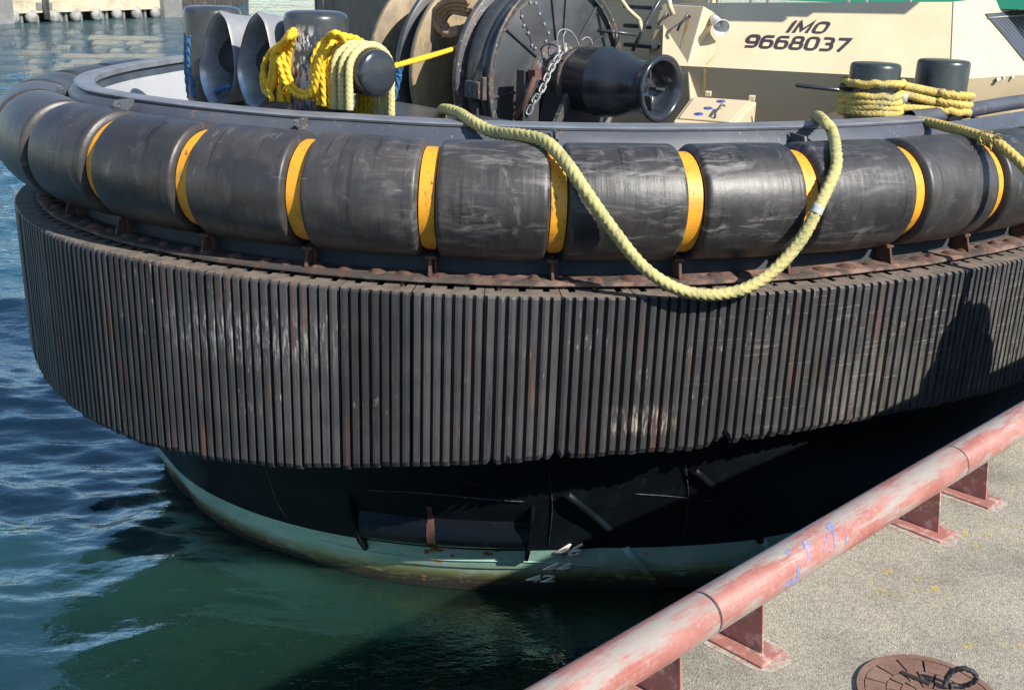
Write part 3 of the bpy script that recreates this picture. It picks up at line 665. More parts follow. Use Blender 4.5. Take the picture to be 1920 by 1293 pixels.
# bulwark: outside plate, cap, inside plate
S_END = s_at(1752, 4.0, 1.0)
def bo(s): return float(np.interp(s, [-9, -5.2, -3.6, -2], [-.15, -.42, -.20, 0]))
def bw(s): return float(np.interp(s, [-4.5, -2.0], [.16, .24]))
def bz(s): return 4.03 + float(np.interp(s, [-9, -5, -2.5], [.03, .035, 0]))
sb = np.arange(-19, S_END, .12)
G = [[pl(s, .66, 3.28), pl(s, .74 + bo(s) * .3, 3.55), pl(s, .93 + bo(s), bz(s) - .10), pl(s, 1.005 + bo(s), bz(s) - .035), pl(s, 1.02 + bo(s), bz(s) - .022)] for s in sb]
mb = MB(); mb.grid(G); bulwark = mb.build("bulwark", m_bulw, tug)
G = [[pl(s, 1.01 + bw(s) + bo(s), bz(s) - .06), pl(s, .995 + bo(s), bz(s) - .03), pl(s, .985 + bo(s), bz(s) - .012), pl(s, 1.005 + bo(s), bz(s)), pl(s, 1.0 + bw(s) + bo(s), bz(s)), pl(s, 1.01 + bw(s) + bo(s), bz(s) - .008)] for s in sb]
mb = MB(); mb.grid(G, closed_v=True, smooth=False); mb.build("bulwark_cap", m_cap, tug)
G = [[pl(s, 1.12 + bo(s), bz(s) - .055), pl(s, 1.16 + bo(s), bz(s) - .16)] for s in sb]
mb = MB(); mb.grid(G); mb.build("bulwark_inner_rim", m_black, tug)
G = [[pl(s, 1.16 + bo(s), bz(s) - .16), pl(s, 1.22 + bo(s), 3.0)] for s in sb]
mb = MB(); mb.grid(G); mb.build("bulwark_inner_plate", m_white, tug)
# end of the bow bulwark and the lower, set-back side bulwark beyond it
e_ = S_END - .06
mb = MB(); mb.prism([pl(e_, .66, 3.3), pl(e_, .995, 3.99), pl(e_, 1.2, 3.99), pl(e_ + .16, 1.2, 3.6), pl(e_ + .22, .8, 3.3)], pt(e_) * .03); mb.build("bulwark_end_plate", m_bulw, tug)
sb2 = np.arange(S_END - .05, 9.3, .12)
G = [[pl(s, .66, 3.28), pl(s, .86, 3.62), pl(s, 1.10, 3.93), pl(s, 1.12, 3.96)] for s in sb2]
mb = MB(); mb.grid(G); mb.build("side_bulwark", m_bulw, tug)
G = [[pl(s, 1.24 + .075 * math.cos(a), 4.0 + .03 * min(1, (s - S_END) / 2) + .075 * math.sin(a)) for a in np.linspace(0, 2 * np.pi, 16, endpoint=False)] for s in sb2]
mb = MB(); mb.grid(G, closed_v=True); mb.build("side_bulwark_rail", m_bulw, tug)
# deck
ring_ = [pl(s, 1.2, 2.98) for s in np.arange(-17, 9, .4)]
mb = MB(); mb.add(ring_, [tuple(range(len(ring_)))]); mb.build("deck", m_deck, tug)
# small lugs on the outside of the bulwark
for u, v in ((108, 172), (236, 196), (566, 232), (1038, 256), (1490, 262)):
    s, z = on_wall(u, v, .86 + (-.25 if u < 300 else 0)); n_, t_ = pn(s), pt(s); dl = -.25 if u < 300 else 0
    mb = MB(); mb.prism([pl(s, o_ + dl, z + z_) for o_, z_ in ((.94, .05), (.74, .045), (.72, .0), (.78, -.045), (.9, -.045))], t_ * .022); mb.lathe([(0, .03), (.024, .03), (.024, .012), (0, .012), (0, .03)], pl(s - .001, .775 + dl, z + .005), t_, n=14)
    mb.build("bulwark_lug", m_bulw if u < 300 else m_rim, tug)

# hull fittings under the fender: recessed half pipe, end plates, guard bars, draft marks
def hull_o(z, s=0):
    return hfl(s) * float(np.interp(z, [-.45, -.145, -.13, .12, .55, .9, 1.5], [1.44, 1.33, 1.305, 1.20, .95, .72, .42]))
def on_hull(u, v):
    s, z = 0.0, .3
    for _ in range(25):
        s2, z2 = on_wall(u, v, hull_o(z, s)); s, z = s2, .5 * z + .5 * z2
    return s, z
sA, zA = on_hull(682, 1000); sB, zB = on_hull(985, 1030)
mb = MB(); G = []
for s in np.linspace(sA, sB, 30):
    G.append([pl(s, 1.10 - .17 * math.cos(a) , .50 + .30 * math.sin(a)) for a in np.radians(np.linspace(-100, 110, 22))])
mb.grid(G); mb.build("recessed_pipe", mat("glossy_pipe_paint", (.008, .010, .014), .16, coat=.6, layers=[dict(col=(.05, .035, .03), scale=(9, 9, 9), lo=.62, hi=.70)], bump=((6, 6, 6), .06, .01)), tug)
m_hullrust = mat("rust_stained_hull_paint", (.008, .01, .012), .35, layers=[dict(col=(.40, .13, .03), scale=(9, 9, 7), lo=.38, hi=.52), dict(col=(.60, .24, .06), scale=(20, 20, 20), lo=.55, hi=.66)])
for s in (sA - .02, sB):
    mb = MB(); q = s
    mb.prism([pl(q, .74, 1.05), pl(q, .80, .6), pl(q, 1.0, .2), pl(q, 1.16, .02), pl(q, 1.34, -.02), pl(q, 1.3, .5), pl(q, 1.0, 1.1)], pt(q) * .028)
    mb.build("end_plate", m_hull, tug)
s, z = on_hull(812, 1000)
for k, (ds, z0, z1, w0) in enumerate(((0, .74, .10, .030), (-.035, .50, .14, .014), (.03, .42, .12, .012))):   # rust runs down the pipe
    G = []
    for zz in np.linspace(z0, z1, 18):
        w = w0 * (.6 + .8 * rng.random()); o = min(hull_o(zz), 1.10 - .17 * math.sqrt(max(0, 1 - ((zz - .5) / .3) ** 2)) if .2 < zz < .8 else hull_o(zz)); G.append([pl(s + ds - w, o - .006 - .001 * k, zz), pl(s + ds + w, o - .006 - .001 * k, zz)])
    mb = MB(); mb.grid(G, smooth=False); mb.build("rust_run", m_rust, tug)
for u, v, rx, rz in ((818, 1027, .085, .075), (838, 1020, .045, .05), (800, 1034, .03, .04), (915, 1037, .055, .03), (932, 1030, .025, .03), (676, 1016, .03, .035), (848, 1040, .02, .03)):
    a_, b_ = on_hull(u, v); e2 = pl(a_, hull_o(b_ + .05, a_), b_ + .05) - pl(a_, hull_o(b_, a_), b_); e2 /= np.linalg.norm(e2); nn = np.cross(pt(a_), e2); nn = nn if nn @ pn(a_) > 0 else -nn
    patch_poly(pl(a_, hull_o(b_, a_), b_) + nn * .003, pt(a_), e2, rx, rz, nn, m_hullrust, "rust_patch", tug, 15)
for (u0, v0), (u1, v1) in (((1062, 925), (1160, 1010)), ((1172, 1026), (1240, 1104)), ((1300, 880), (1350, 925)), ((1350, 925), (1425, 1012)), ((1428, 1010), (1480, 1075))):
    a_, b_ = on_hull(u0, v0), on_hull(u1, v1); mb = MB()
    mb.tube([pl(a_[0] + (b_[0] - a_[0]) * t, hull_o(a_[1] + (b_[1] - a_[1]) * t, a_[0] + (b_[0] - a_[0]) * t) - .01, a_[1] + (b_[1] - a_[1]) * t) for t in np.linspace(0, 1, 7)], .035, 12)
    mb.build("guard_bar", m_hull if v1 < 1015 else m_boot, tug)
m_seam = mat("scraped_weld_paint", (.06, .06, .062), .5, layers=[dict(col=(.012, .014, .017), scale=(14, 14, 14), lo=.42, hi=.56), dict(col=(.22, .10, .05), scale=(10, 10, 10), lo=.62, hi=.70)])
for pts, r in (([(690, 918), (800, 924), (985, 940)], .007), ([(850, 892), (890, 905), (930, 922)], .004), ([(1030, 890), (1035, 955), (1028, 1024)], .006), ([(1190, 925), (1260, 930), (1350, 940)], .004), ([(1285, 870), (1290, 940), (1284, 1010)], .006), ([(500, 880), (520, 940), (545, 980)], .006), ([(600, 1012), (760, 1043), (985, 1052), (1170, 1064), (1300, 1066)], .008)):
    P = [on_hull(*q) for q in pts]; P = smooth_path([[a, b, 0] for a, b in P], .05)
    mb = MB(); mb.tube([pl(a, hull_o(b, a) - .002, b) for a, b, _ in P], r, 6); mb.build("weld_seam", m_boot if pts[0][1] > 1010 else m_seam, tug)
def text_obj(name, txt, org, ex, ey, width, height, m_, parent, shear=0.0, ext=.004, bold=0.0, spacing=1.0, heavy=0.0):
    cu = bpy.data.curves.new(name, 'FONT'); cu.body = txt; cu.size = 1; cu.offset = bold; cu.shear = 0; cu.space_character = spacing; cu.resolution_u = 6
    tmp = bpy.data.objects.new(name + "_src", cu); COL.objects.link(tmp); dg = bpy.context.evaluated_depsgraph_get(); dg.update()
    me = bpy.data.meshes.new_from_object(tmp.evaluated_get(dg)); bpy.data.objects.remove(tmp); bpy.data.curves.remove(cu)
    V = np.array([v.co[:] for v in me.vertices]); mn, mx = V.min(0), V.max(0); ex, ey = np.asarray(ex, float), np.asarray(ey, float); nn = np.cross(ex, ey)
    X = (V[:, 0] - mn[0]) / (mx[0] - mn[0]) * width; Y = (V[:, 1] - mn[1]) / (mx[1] - mn[1]) * height
    X = X + Y * shear
    W = np.asarray(org) + X[:, None] * ex + Y[:, None] * ey + nn * ext - wl(parent)
    for v, w in zip(me.vertices, W): v.co = w
    if heavy:
        import bmesh
        bm = bmesh.new(); bm.from_mesh(me)
        for k, dx in enumerate((-heavy, heavy)):
            g = bmesh.ops.duplicate(bm, geom=bm.faces[:len(me.polygons)] + bm.edges[:len(me.edges)] + bm.verts[:len(me.vertices)])
            bmesh.ops.translate(bm, verts=[e for e in g["geom"] if isinstance(e, bmesh.types.BMVert)], vec=Vector((ex * dx + nn * .0006 * (k + 1)).tolist())); bm.faces.ensure_lookup_table(); bm.edges.ensure_lookup_table(); bm.verts.ensure_lookup_table()
        bm.to_mesh(me); bm.free()
    me.materials.clear(); me.materials.append(m_); me.update()
    o = bpy.data.objects.new(name, me); COL.objects.link(o); o.parent = parent
    sol = o.modifiers.new("thick", 'SOLIDIFY'); sol.thickness = ext * .8; sol.offset = 0
    return o
m_mark = mat("draft_mark_paint", (.80, .74, .64), .6)
for txt, u0, v0, u1 in (("46", 1034, 1043, 1086), ("44", 1013, 1071, 1064), ("42", 984, 1089, 1038)):
    s, z = on_hull(u0, v0); s1, _ = on_hull(u1, v0); ex = pt(s); ey = pl(s, hull_o(z + .1, s), z + .1) - pl(s, hull_o(z, s), z); ey /= np.linalg.norm(ey)
    text_obj("draft_mark", txt, pl(s, hull_o(z, s), z) + pn(s) * .006, ex, ey, abs(s1 - s) * .8, {'46': .20, '44': .17, '42': .10}[txt], m_mark, tug, shear=.25, ext=.008, bold=.03)

# ---- bitts with cross bar and fairlead tubes at the bow centre
PA = 2.27
bL, bR = float((at_A(402, 100, PA) - O) @ B), float((at_A(594, 100, PA) - O) @ B)
def post_prof(r, z0, z1): return [(0, r), (z1 - z0 - .09, r), (z1 - z0 - .06, r - .004), (z1 - z0 - .035, r - .016), (z1 - z0 - .02, r - .04), (z1 - z0 - .008, r * .72), (z1 - z0, .001)]
for b, zt in ((bL, 4.75), (bR, 4.79)):
    mb = MB(); mb.lathe(post_prof(.288, 2.98, zt), ab(PA, b, 2.98), Z, n=56); mb.build("bitt_post", m_post if b == bL else m_post_s, tug)
BZ = 4.31; bE = float((at_A(708, 135, PA) - O) @ B)
mb = MB(); mb.lathe([(0, .001), (0, .18), (.02, .2), (bE - bL + .18, .2), (bE - bL + .205, .196), (bE - bL + .222, .182), (bE - bL + .232, .12), (bE - bL + .236, .001)], ab(PA, bL - .2, BZ), B, n=48)
mb.build("cross_bar", m_head, tug)
def mouth(du, dv=0):
    pts = [(410, 21), (424, 40), (433, 75), (438, 110), (438, 145), (431, 175), (415, 196), (400, 198), (388, 185), (378, 158), (374, 128), (378, 95), (386, 62), (397, 35)]
    P = [at_A(u + du, v + dv, 1.9) for u, v in pts]; P.append(P[0])
    return smooth_path(P, .03)[:-1]
for du, dv in ((0, 0), (71, 2)):
    M_ = mouth(du, dv); c = M_.mean(0)
    lv_out = [(0, 1.0), (.02, 1.015), (.05, 1.0), (.15, .95), (.35, .90), (.62, .90)]
    lv_in = [(.63, .03), (.62, .86), (.35, .84), (.15, .87), (.05, .93), (.01, .97)]
    G = [[c + (q - c) * k + A * d for q in M_] for d, k in lv_out]; mb = MB(); mb.grid(G, closed_v=True); mb.build("fairlead_tube", m_steelo, tug)
    G = [[c + (q - c) * k + A * d for q in M_] for d, k in lv_in] + [[c + (q - c) * 1.0 for q in M_]]; mb = MB(); mb.grid(G, closed_v=True); mb.build("fairlead_lining", m_steelg, tug)
# dark winch housing behind the bitts
p0, p1 = at_A(588, -25, 7.4), at_A(735, 75, 7.4)
mb = MB(); mb.box((p0 + p1) / 2 - Z * .5 + A * .2, A * .2, B * abs((p1 - p0) @ B) / 2, Z * (abs((p1 - p0)[2]) / 2 + .5)); mb.build("winch_housing", m_winch, tug, bevel=.02)
mb = MB(); mb.tube([at_A(606, -20, 7.3), at_A(606, 45, 7.3)], .018, 8); mb.tube([at_A(592, -20, 7.3), at_A(593, 16, 7.3), at_A(600, 24, 7.3)], .014, 8); mb.build("housing_pipe", m_post, tug)

# ---- towing winch
WA, WZc = 5.5, 4.05
mbx = MB(); mbx.box(ab(WA, .15, 3.08), A * .9, B * 1.5, Z * .1); mbz = MB(); mbz.box(ab(3.3, .75, 3.4), A * .35, B * 2.35, Z * .45); mbz.build("rope_bin", m_winch, tug, bevel=.02)
winch = mbx.build("towing_winch", m_winch, tug, bevel=.02)
def disc(name, b0, b1, r, m_, prof=None):
    mb = MB(); w = b1 - b0; mb.lathe(prof or [(0, .001), (0, r - .015), (.012, r), (w - .012, r), (w, r - .015), (w, .001)], ab(WA, b0, WZc), B, n=96); return mb.build(name, m_, winch)
disc("drum_flange", -1.24, -1.17, 1.07, m_tan); disc("drum_flange", -.70, -.63, 1.09, m_winch); disc("drum_flange", -.44, -.36, 1.10, m_tan)
disc("drum_flange", .30, .38, 1.10, m_rim)
disc("drum_core", -1.2, -.66, .42, m_tan); disc("drum_core", -.4, .34, .45, m_tan); disc("gear_case", -.64, -.43, .95, m_winch)
disc("brake_drum", .46, .88, 1.06, m_winch, [(0, .001), (0, 1.03), (.02, 1.05), (.20, 1.05), (.21, 1.03), (.24, 1.03), (.25, 1.05), (.34, 1.05), (.34, .5), (.34, .001)])
disc("brake_rim", .84, .90, 1.08, m_rim, [(0, 1.0), (0, 1.07), (.006, 1.08), (.034, 1.08), (.04, 1.07), (.04, 1.045), (.022, 1.035), (.02, 1.0)])
FB = .805
disc("drum_face", .79, .806, 1.04, m_winch)
for k, ((u0, v0), (u1, v1)) in enumerate((((946, 53), (1012, 112)), ((1033, -8), (1043, 90)), ((1122, 3), (1082, 76)), ((1150, 46), (1100, 92)), ((921, 184), (985, 166)), ((1060, -8), (1056, 60)))):
    a_, b_ = at_B(u0, v0, FB), at_B(u1, v1, FB); mb = MB(); d = (b_ - a_); L0 = np.linalg.norm(d); d /= L0
    mb.box((a_ + b_) / 2 + B * .012, d * L0 / 2, np.cross(d, B) * .011, B * .014); mb.build("face_rib", m_winch, winch, bevel=.003)
hp = [(976, 20), (994, 5), (1006, 4), (1012, 26), (1029, 62), (1027, 76), (1008, 88), (997, 85), (988, 55), (976, 32)]
mb = MB(); P = [at_B(u, v, FB + .004) for u, v in hp]; mb.prism(P, B * .006)
pl_ = mb.build("inspection_plate", m_winch, winch)
mb0 = None
for u, v in [(978, 31), (982, 48), (990, 62), (997, 85), (1003, 90), (1023, 77), (1028, 62), (1020, 45), (1011, 26), (1004, 6), (994, 5)]:
    q = at_B(u, v, FB + .01)
    mb = MB(); mb.lathe([(0, .018), (.012, .018), (.014, .001)], q, B, n=6, smooth=False); mb.build("plate_bolt", m_galv, winch)
# bearing, clamp rings, pedestal and warping head
mb = MB(); mb.lathe([(0, .40), (.03, .41), (.05, .30), (.13, .29), (.14, .33), (.19, .33), (.20, .27), (.30, .27), (.31, .345), (.39, .345), (.40, .25), (.46, .25)], ab(WA, .80, WZc + .01), B, n=48); mb.build("bearing_clamp", m_rim, winch)
mb = MB()
for t in np.linspace(.2, 6, 9):
    mb.box(ab(WA, 1.15, WZc) + (A * math.cos(t) + Z * math.sin(t)) * .35, B * .03, (A * -math.sin(t) + Z * math.cos(t)) * .02, (A * math.cos(t) + Z * math.sin(t)) * .012)
mb.build("clamp_bolts", m_rust, winch)
mb = MB(); mb.prism([ab(WA - .55, .93, 3.0), ab(WA + .55, .93, 3.0), ab(WA + .28, .93, 3.95), ab(WA - .28, .93, 3.95)], B * .30); mb.build("pedestal", m_winch, winch, bevel=.01)
mb = MB(); mb.prism([ab(WA - .9, 1.26, 3.0), ab(WA - .8, 1.26, 3.0), ab(WA - .22, 1.26, 3.95), ab(WA - .32, 1.26, 3.95)], B * .05); mb.build("brace", m_rim, winch)
hp_ = [(0, .20), (0, .33), (.012, .345), (.30, .352), (.315, .372), (.34, .374), (.36, .366), (.42, .362), (.50, .352), (.57, .333), (.64, .306), (.71, .283), (.78, .27), (.86, .268), (.94, .278), (1.0, .295), (1.04, .314), (1.075, .338), (1.09, .345), (1.105, .343), (1.115, .33), (1.115, .31), (1.10, .285), (1.06, .262), (1.02, .25), (.86, .245), (.86, .001)]
mb = MB(); mb.lathe(hp_, ab(WA, 1.22, WZc + .03), B, n=72); whead = mb.build("warping_head", m_head, winch)
mb = MB(); hc = ab(WA, 1.22 + .86, WZc + .03)
mb.lathe([(0, .10), (.03, .10), (.034, .04), (.06, .04), (.062, .001)], hc - B * 0 - A * .06 + Z * .02, B, n=24)
hub = mb.build("hub", m_winch, winch)
for t in (R_(-8), R_(-75), R_(95)):
    d = A * math.cos(t) + Z * math.sin(t); mb = MB(); mb.box(hc + d * .17 + B * .045, d * .075, np.cross(d, B) * .012, B * .045); mb.build("web", m_winch, winch, bevel=.003)
# brake bracket at the left of the face
q = at_A(893, 168, 4.42); mb = MB(); mb.box(q, A * .07, B * .11, Z * .09); mb.box(q + B * .13 + Z * .02, A * .05, B * .03, Z * .12); mb.build("brake_bracket", m_rim, winch, bevel=.008)
q = at_A(893, 130, 4.42); mb = MB(); mb.prism([q - Z * .16 - A * .06, q - Z * .16 + A * .1, q + Z * .14 + A * .1], B * .09); mb.build("bracket_gusset", m_winch, winch)
q = at_A(893, 205, 4.42); mb = MB(); mb.box(q - Z * .15, A * .02, B * .03, Z * .22); mb.build("brake_rod", m_winch, winch)
q = at_A(990, 165, 4.75); mb = MB(); mb.box(q - Z * .15, A * .12, B * .06, Z * .34); mb.build("lever_frame", m_winch, winch, bevel=.006)
mb = MB(); mb.box(at_A(1003, 140, 4.70), A * .05, B * .05, Z * .05); mb.tube([at_A(1003, 145, 4.65), at_A(985, 190, 4.6), at_A(965, 222, 4.6)], .028, 8); mb.build("brake_lever", m_rust, winch)
for P in ([(1047, 98), (1045, 68), (1053, 56), (1068, 58), (1080, 72), (1086, 88)], [(1058, 92), (1056, 70), (1062, 56)], [(1090, 76), (1100, 70), (1109, 76), (1110, 86)]):
    mb = MB(); mb.tube(smooth_path([at_B(u, v, 1.05) for u, v in P], .02), .008, 6); mb.build("hydraulic_hose", m_steelo, winch)
for u, v in ((1048, 92), (1060, 88)):
    q = at_B(u, v, 1.05); mb = MB(); mb.lathe([(0, .03), (.05, .03), (.055, .018), (.10, .016), (.10, .001)], q - Z * .06, Z, n=10); mb.build("hose_fitting", m_galv, winch)
for P, r in (([(1120, 58), (1152, 60), (1195, 66)], .018), ([(1156, 60), (1154, 85)], .018)):
    mb = MB(); mb.tube([at_F(u, v, 12.2) for u, v in P], r, 8); mb.build("brake_handle", m_post, winch)

# ---- deckhouse
K0, K1, K2 = at_z(1288, 124, 4.2), at_z(1782, 150, 4.2), at_z(2010, 134, 4.2)
nf = np.cross(K1 - K0, Z); nf /= np.linalg.norm(nf); nf = nf if nf @ (CAM - K0) > 0 else -nf   # outward normals
ns = np.cross(K2 - K1, Z); ns /= np.linalg.norm(ns); ns = ns if ns @ (CAM - K1) > 0 else -ns
KL = K0 + (K0 - K1) * .10
def top_pt(u, v, base, n, d): return at_plane(u, v, base - n * d, n)
T0, T1, T2 = top_pt(1245, 6, K0, nf, .62), top_pt(1788, 4, K1, nf, .62), top_pt(2020, -22, K1, ns, .45)
T1 = np.array([*T1[:2], T1[2]])
back = (A * 1.0) * 6
Lf = lambda p, n, d: np.array([*(p - n * d)[:2], 2.98])
nm = nf + ns; nm /= np.linalg.norm(nm)
L0, L1, L2 = Lf(KL, nf, .72), Lf(K1, nm, .62), Lf(K2, ns, .38)
mb = MB(); V = [L0, L1, L2, KL, K1, K2, T0, T1, T2]
bk = [p + back for p in (L0, L2, KL, K2, T0, T2, T1)]
mb.add(V + bk, [(0, 1, 4, 3), (1, 2, 5, 4), (3, 4, 7, 6), (4, 5, 8, 7), (0, 3, 11, 9), (3, 6, 13, 11), (2, 10, 12, 5), (5, 12, 14, 8), (6, 7, 15, 13), (7, 8, 14, 15)])
house = mb.build("deckhouse", m_cream, tug)
mb = MB(); mb.tube([T1 + nm * .004, K1 + nm * .004], .009, 6); mb.build("corner_seam", m_cream, house)
gd_ = (K1 - K0) / np.linalg.norm(K1 - K0)
# number on the sloping front
pnrm = np.cross(K1 - K0, T1 - K1); pnrm /= np.linalg.norm(pnrm); pnrm = pnrm if pnrm @ (CAM - K0) > 0 else -pnrm
def onf(u, v): return at_plane(u, v, K0, pnrm)
def rrect(x0, y0, x1, y1, r=.26, n=5, a0=0):
    P = []
    for cx, cy, t0 in ((x1 - r, y1 - r, 0), (x0 + r, y1 - r, 90), (x0 + r, y0 + r, 180), (x1 - r, y0 + r, 270)):
        P += [(cx + r * math.cos(R_(t0 + 90 * k / n)), cy + r * math.sin(R_(t0 + 90 * k / n))) for k in range(n + 1)]
    P = P[a0:] + P[:a0]; return P + [P[0]]
def arcp(cx, cy, rx, ry, t0, t1, n=7): return [(cx + rx * math.cos(R_(t0 + (t1 - t0) * k / n)), cy + ry * math.sin(R_(t0 + (t1 - t0) * k / n))) for k in range(n + 1)]
_six = [[(.93, .90)] + [(.40, .90)] + arcp(.32, .66, .24, .24, 90, 180) + [(.08, .34)] + arcp(.32, .30, .24, .22, 180, 270) + arcp(.68, .30, .24, .22, 270, 360) + arcp(.68, .36, .24, .22, 0, 90) + [(.10, .58)]]
GLY = {'I': [[(.5, .0), (.5, 1.0)]], 'M': [[(.08, 0), (.08, .94), (.5, .22), (.92, .94), (.92, 0)]], 'O': [rrect(.08, .08, .92, .92)], '0': [rrect(.08, .08, .92, .92)],
       '6': _six, '9': [[(1 - x, 1 - y) for x, y in st] for st in _six], '8': [rrect(.14, .52, .86, .92, .18), rrect(.08, .08, .92, .52, .2)],
       '3': [[(.08, .92), (.62, .92)] + arcp(.66, .72, .22, .20, 90, -90) + [(.36, .52)], [(.5, .52), (.66, .52)] + arcp(.68, .30, .24, .22, 90, -90) + [(.06, .08)]], '7': [[(.04, .91), (.93, .91), (.84, .72), (.34, .0)]]}
def place_text(txt, bl, br, tl, gap=.22, wt=.19):
    o_, x_, t_ = onf(*bl), onf(*br), onf(*tl); ex = x_ - o_; w = np.linalg.norm(ex); ex /= w
    ey = np.cross(pnrm, ex); h = (t_ - o_) @ ey; sh = ((t_ - o_) @ ex) / h
    ws = [.24 if c == 'I' else (1.15 if c == 'M' else 1.0) for c in txt]; u = w / (sum(ws) + gap * (len(txt) - 1)); x0 = 0
    for c, cw in zip(txt, ws):
        mb = MB(); lay = 0
        for st in GLY[c]:
            P = np.array(st, float); P[:, 0] = P[:, 0] * cw * u + x0 if c != 'I' else x0 + cw * u * .5; P[:, 1] *= h
            hw = wt * h * .5; closed = np.allclose(P[0], P[-1]); n = len(P); L_, R2 = [], []
            for k in range(n):
                a_ = P[k] - P[k - 1] if k else (P[0] - P[-2] if closed else P[1] - P[0]); b_ = P[k + 1] - P[k] if k < n - 1 else (P[1] - P[0] if closed else P[k] - P[k - 1])
                a_ = a_ / np.linalg.norm(a_); b_ = b_ / np.linalg.norm(b_); t = a_ + b_; t /= np.linalg.norm(t); nn = np.array([-t[1], t[0]]); m_ = hw / max(.45, nn @ np.array([-a_[1], a_[0]])); m_ *= 1.18 if abs(nn[0]) > .7 else 1
                L_.append(P[k] + nn * m_); R2.append(P[k] - nn * m_)
            W = lambda q, z: o_ + ex * (q[0] + sh * q[1]) + ey * q[1] + pnrm * z
            mb.grid([[W(a, .0015), W(a, .005 + lay), W(b, .005 + lay), W(b, .0015)] for a, b in zip(L_, R2)], smooth=False); lay += .0006
        mb.build("letter" if c in 'IMO' else "digit", m_letter, house); x0 += (cw + gap) * u
place_text("9668037", (1394, 90), (1586, 98), (1405, 65))
place_text("IMO", (1474, 61), (1544, 64), (1490, 39), .24)
m_chip = mat("bare_chipped_patch", (.30, .29, .33), .6, layers=[dict(col=(.46, .38, .27), scale=(40, 40, 40), lo=.48, hi=.56)])
# dark louvred window on the side face
sn = np.cross(K2 - K1, T1 - K1); sn /= np.linalg.norm(sn); sn = sn if sn @ (CAM - K1) > 0 else -sn
def ons(u, v, d=0): return at_plane(u, v, K1 + sn * d, sn)
W_ = [ons(1845, 27), ons(1985, 16), ons(1985, 172), ons(1925, 122)]
mb = MB(); mb.prism(W_, sn * .02); win = mb.build("louvred_window", m_glass, house)
mb = MB(); a_, b_ = ons(1853, 34, .022), ons(1985, 24, .022); mb.tube([a_, b_], .012, 6); mb.build("window_rail", m_steelo, win)
for t in np.linspace(.05, .95, 20):
    mb = MB(); p = a_ + (b_ - a_) * t; q = ons(1925 + 60 * t, 122 + 50 * t, .022); 
    q = p + (ons(1940, 120, .022) - ons(1862, 34, .022)) * (1.0)
    mb.tube([p, q], .004, 4); mb.build("louvre", m_steelo, win)
hs_ = (K2 - K1) / np.linalg.norm(K2 - K1)
for u, v, rx, ry in ((1872, 148, .07, .03), (1882, 144, .03, .04), (1899, 143, .04, .045), (1862, 139, .008, .05)):
    patch_poly(ons(u, v) + sn * 0, hs_, np.cross(sn, hs_), rx, ry, sn, m_chip, "chipped_paint", house)
mb = MB(); mb.tube([ons(1895, 26, .03), ons(1908, 20, .05), ons(1900, 12, .06)], .012, 6); mb.tube([ons(1900, 12, .06), ons(1893, 16, .07)], .025, 8); mb.build("window_lamp", m_post, house)
# locker on the forward side with side wall, handles, loudspeaker
b0_ = float((K0 - O) @ B)
fr = [at_B(1290, 120, b0_), at_B(1320, 12, b0_), at_B(1372, 44, b0_), at_B(1330, 126, b0_)]
wdt = .62
mb = MB(); fr2 = [fr[0] - Z * 1.0 + A * .25] + fr + [fr[3] - Z * 1.0]; mb.prism(fr2, -B * wdt); lock = mb.build("locker", m_cream, house, bevel=.012)
ft, fbm = fr[1], fr[0]
def onl(x, t, d=.0): return fbm + (ft - fbm) * t - B * x * wdt - A * d * .9 + Z * d * .4
for x in (.25, .75):
    mb = MB(); mb.tube([onl(x, .80, .0), onl(x, .82, .05), onl(x + .10, .64, .06), onl(x + .14, .52, .05)], .014, 8); mb.build("dog_handle", m_post, lock)
    mb = MB(); mb.box(onl(x, -.01, .02), B * .05, A * .03, (ft - fbm) / np.linalg.norm(ft - fbm) * .035); mb.build("hinge", m_cream, lock, bevel=.004)
for x, t0, t1, w in ((.26, .76, .28, .025), (.78, .50, .12, .03)):
    mb = MB(); mb.grid([[onl(x - w, t0 + (t1 - t0) * k, .003), onl(x + w * (1 - .3 * k), t0 + (t1 - t0) * k, .003)] for k in np.linspace(0, 1, 6)], smooth=False); mb.build("rust_streak", m_ruststreak, lock)
q = at_B(1332, 40, b0_ + .02); ax = B * .75 - A * .45 - Z * .35
mb = MB(); mb.lathe([(-.10, .001), (-.10, .045), (-.02, .055), (.0, .055), (.06, .062), (.13, .085), (.175, .105), (.18, .10), (.13, .075), (.05, .05), (.05, .03), (.10, .025), (.10, .001)], q + B * .08, ax, n=32); horn = mb.build("loudspeaker", mat("grey_white_plastic", (.62, .62, .60), .45), house)
mb = MB(); mb.tube([q - B * .04 - Z * .05, q + B * .06], .02, 8); mb.build("speaker_bracket", m_cream, horn)
mb = MB(); sA_, sB_ = onf(1345, 100), onf(1325, 121)
mb.grid([[sA_ - (K1 - K0) * .002 + pnrm * .003, sA_ + (K1 - K0) * .002 + pnrm * .003], [sB_ - (K1 - K0) * .005 + pnrm * .003, sB_ + (K1 - K0) * .005 + pnrm * .003]], smooth=False); mb.build("rust_streak", m_ruststreak, house)
for (u0, v0), (u1, v1), w in (((1322, 124), (1321, 172), .018), ((1640, 144), (1641, 170), .010), ((1706, 147), (1706, 186), .008)):
    l0 = np.cross(K1 - K0, (L1 - K1)); l0 /= np.linalg.norm(l0); l0 = l0 if l0 @ nf > 0 else -l0
    a_, b_ = at_plane(u0, v0 + 3, K0, l0) + l0 * .004, at_plane(u1, v1, K0, l0) + l0 * .004
    mb = MB(); mb.grid([[a_ + (b_ - a_) * k - gd_ * w * (1 - .5 * k), a_ + (b_ - a_) * k + gd_ * w * (1 - .5 * k)] for k in np.linspace(0, 1, 5)], smooth=False); mb.build("rust_streak", m_ruststreak, house)
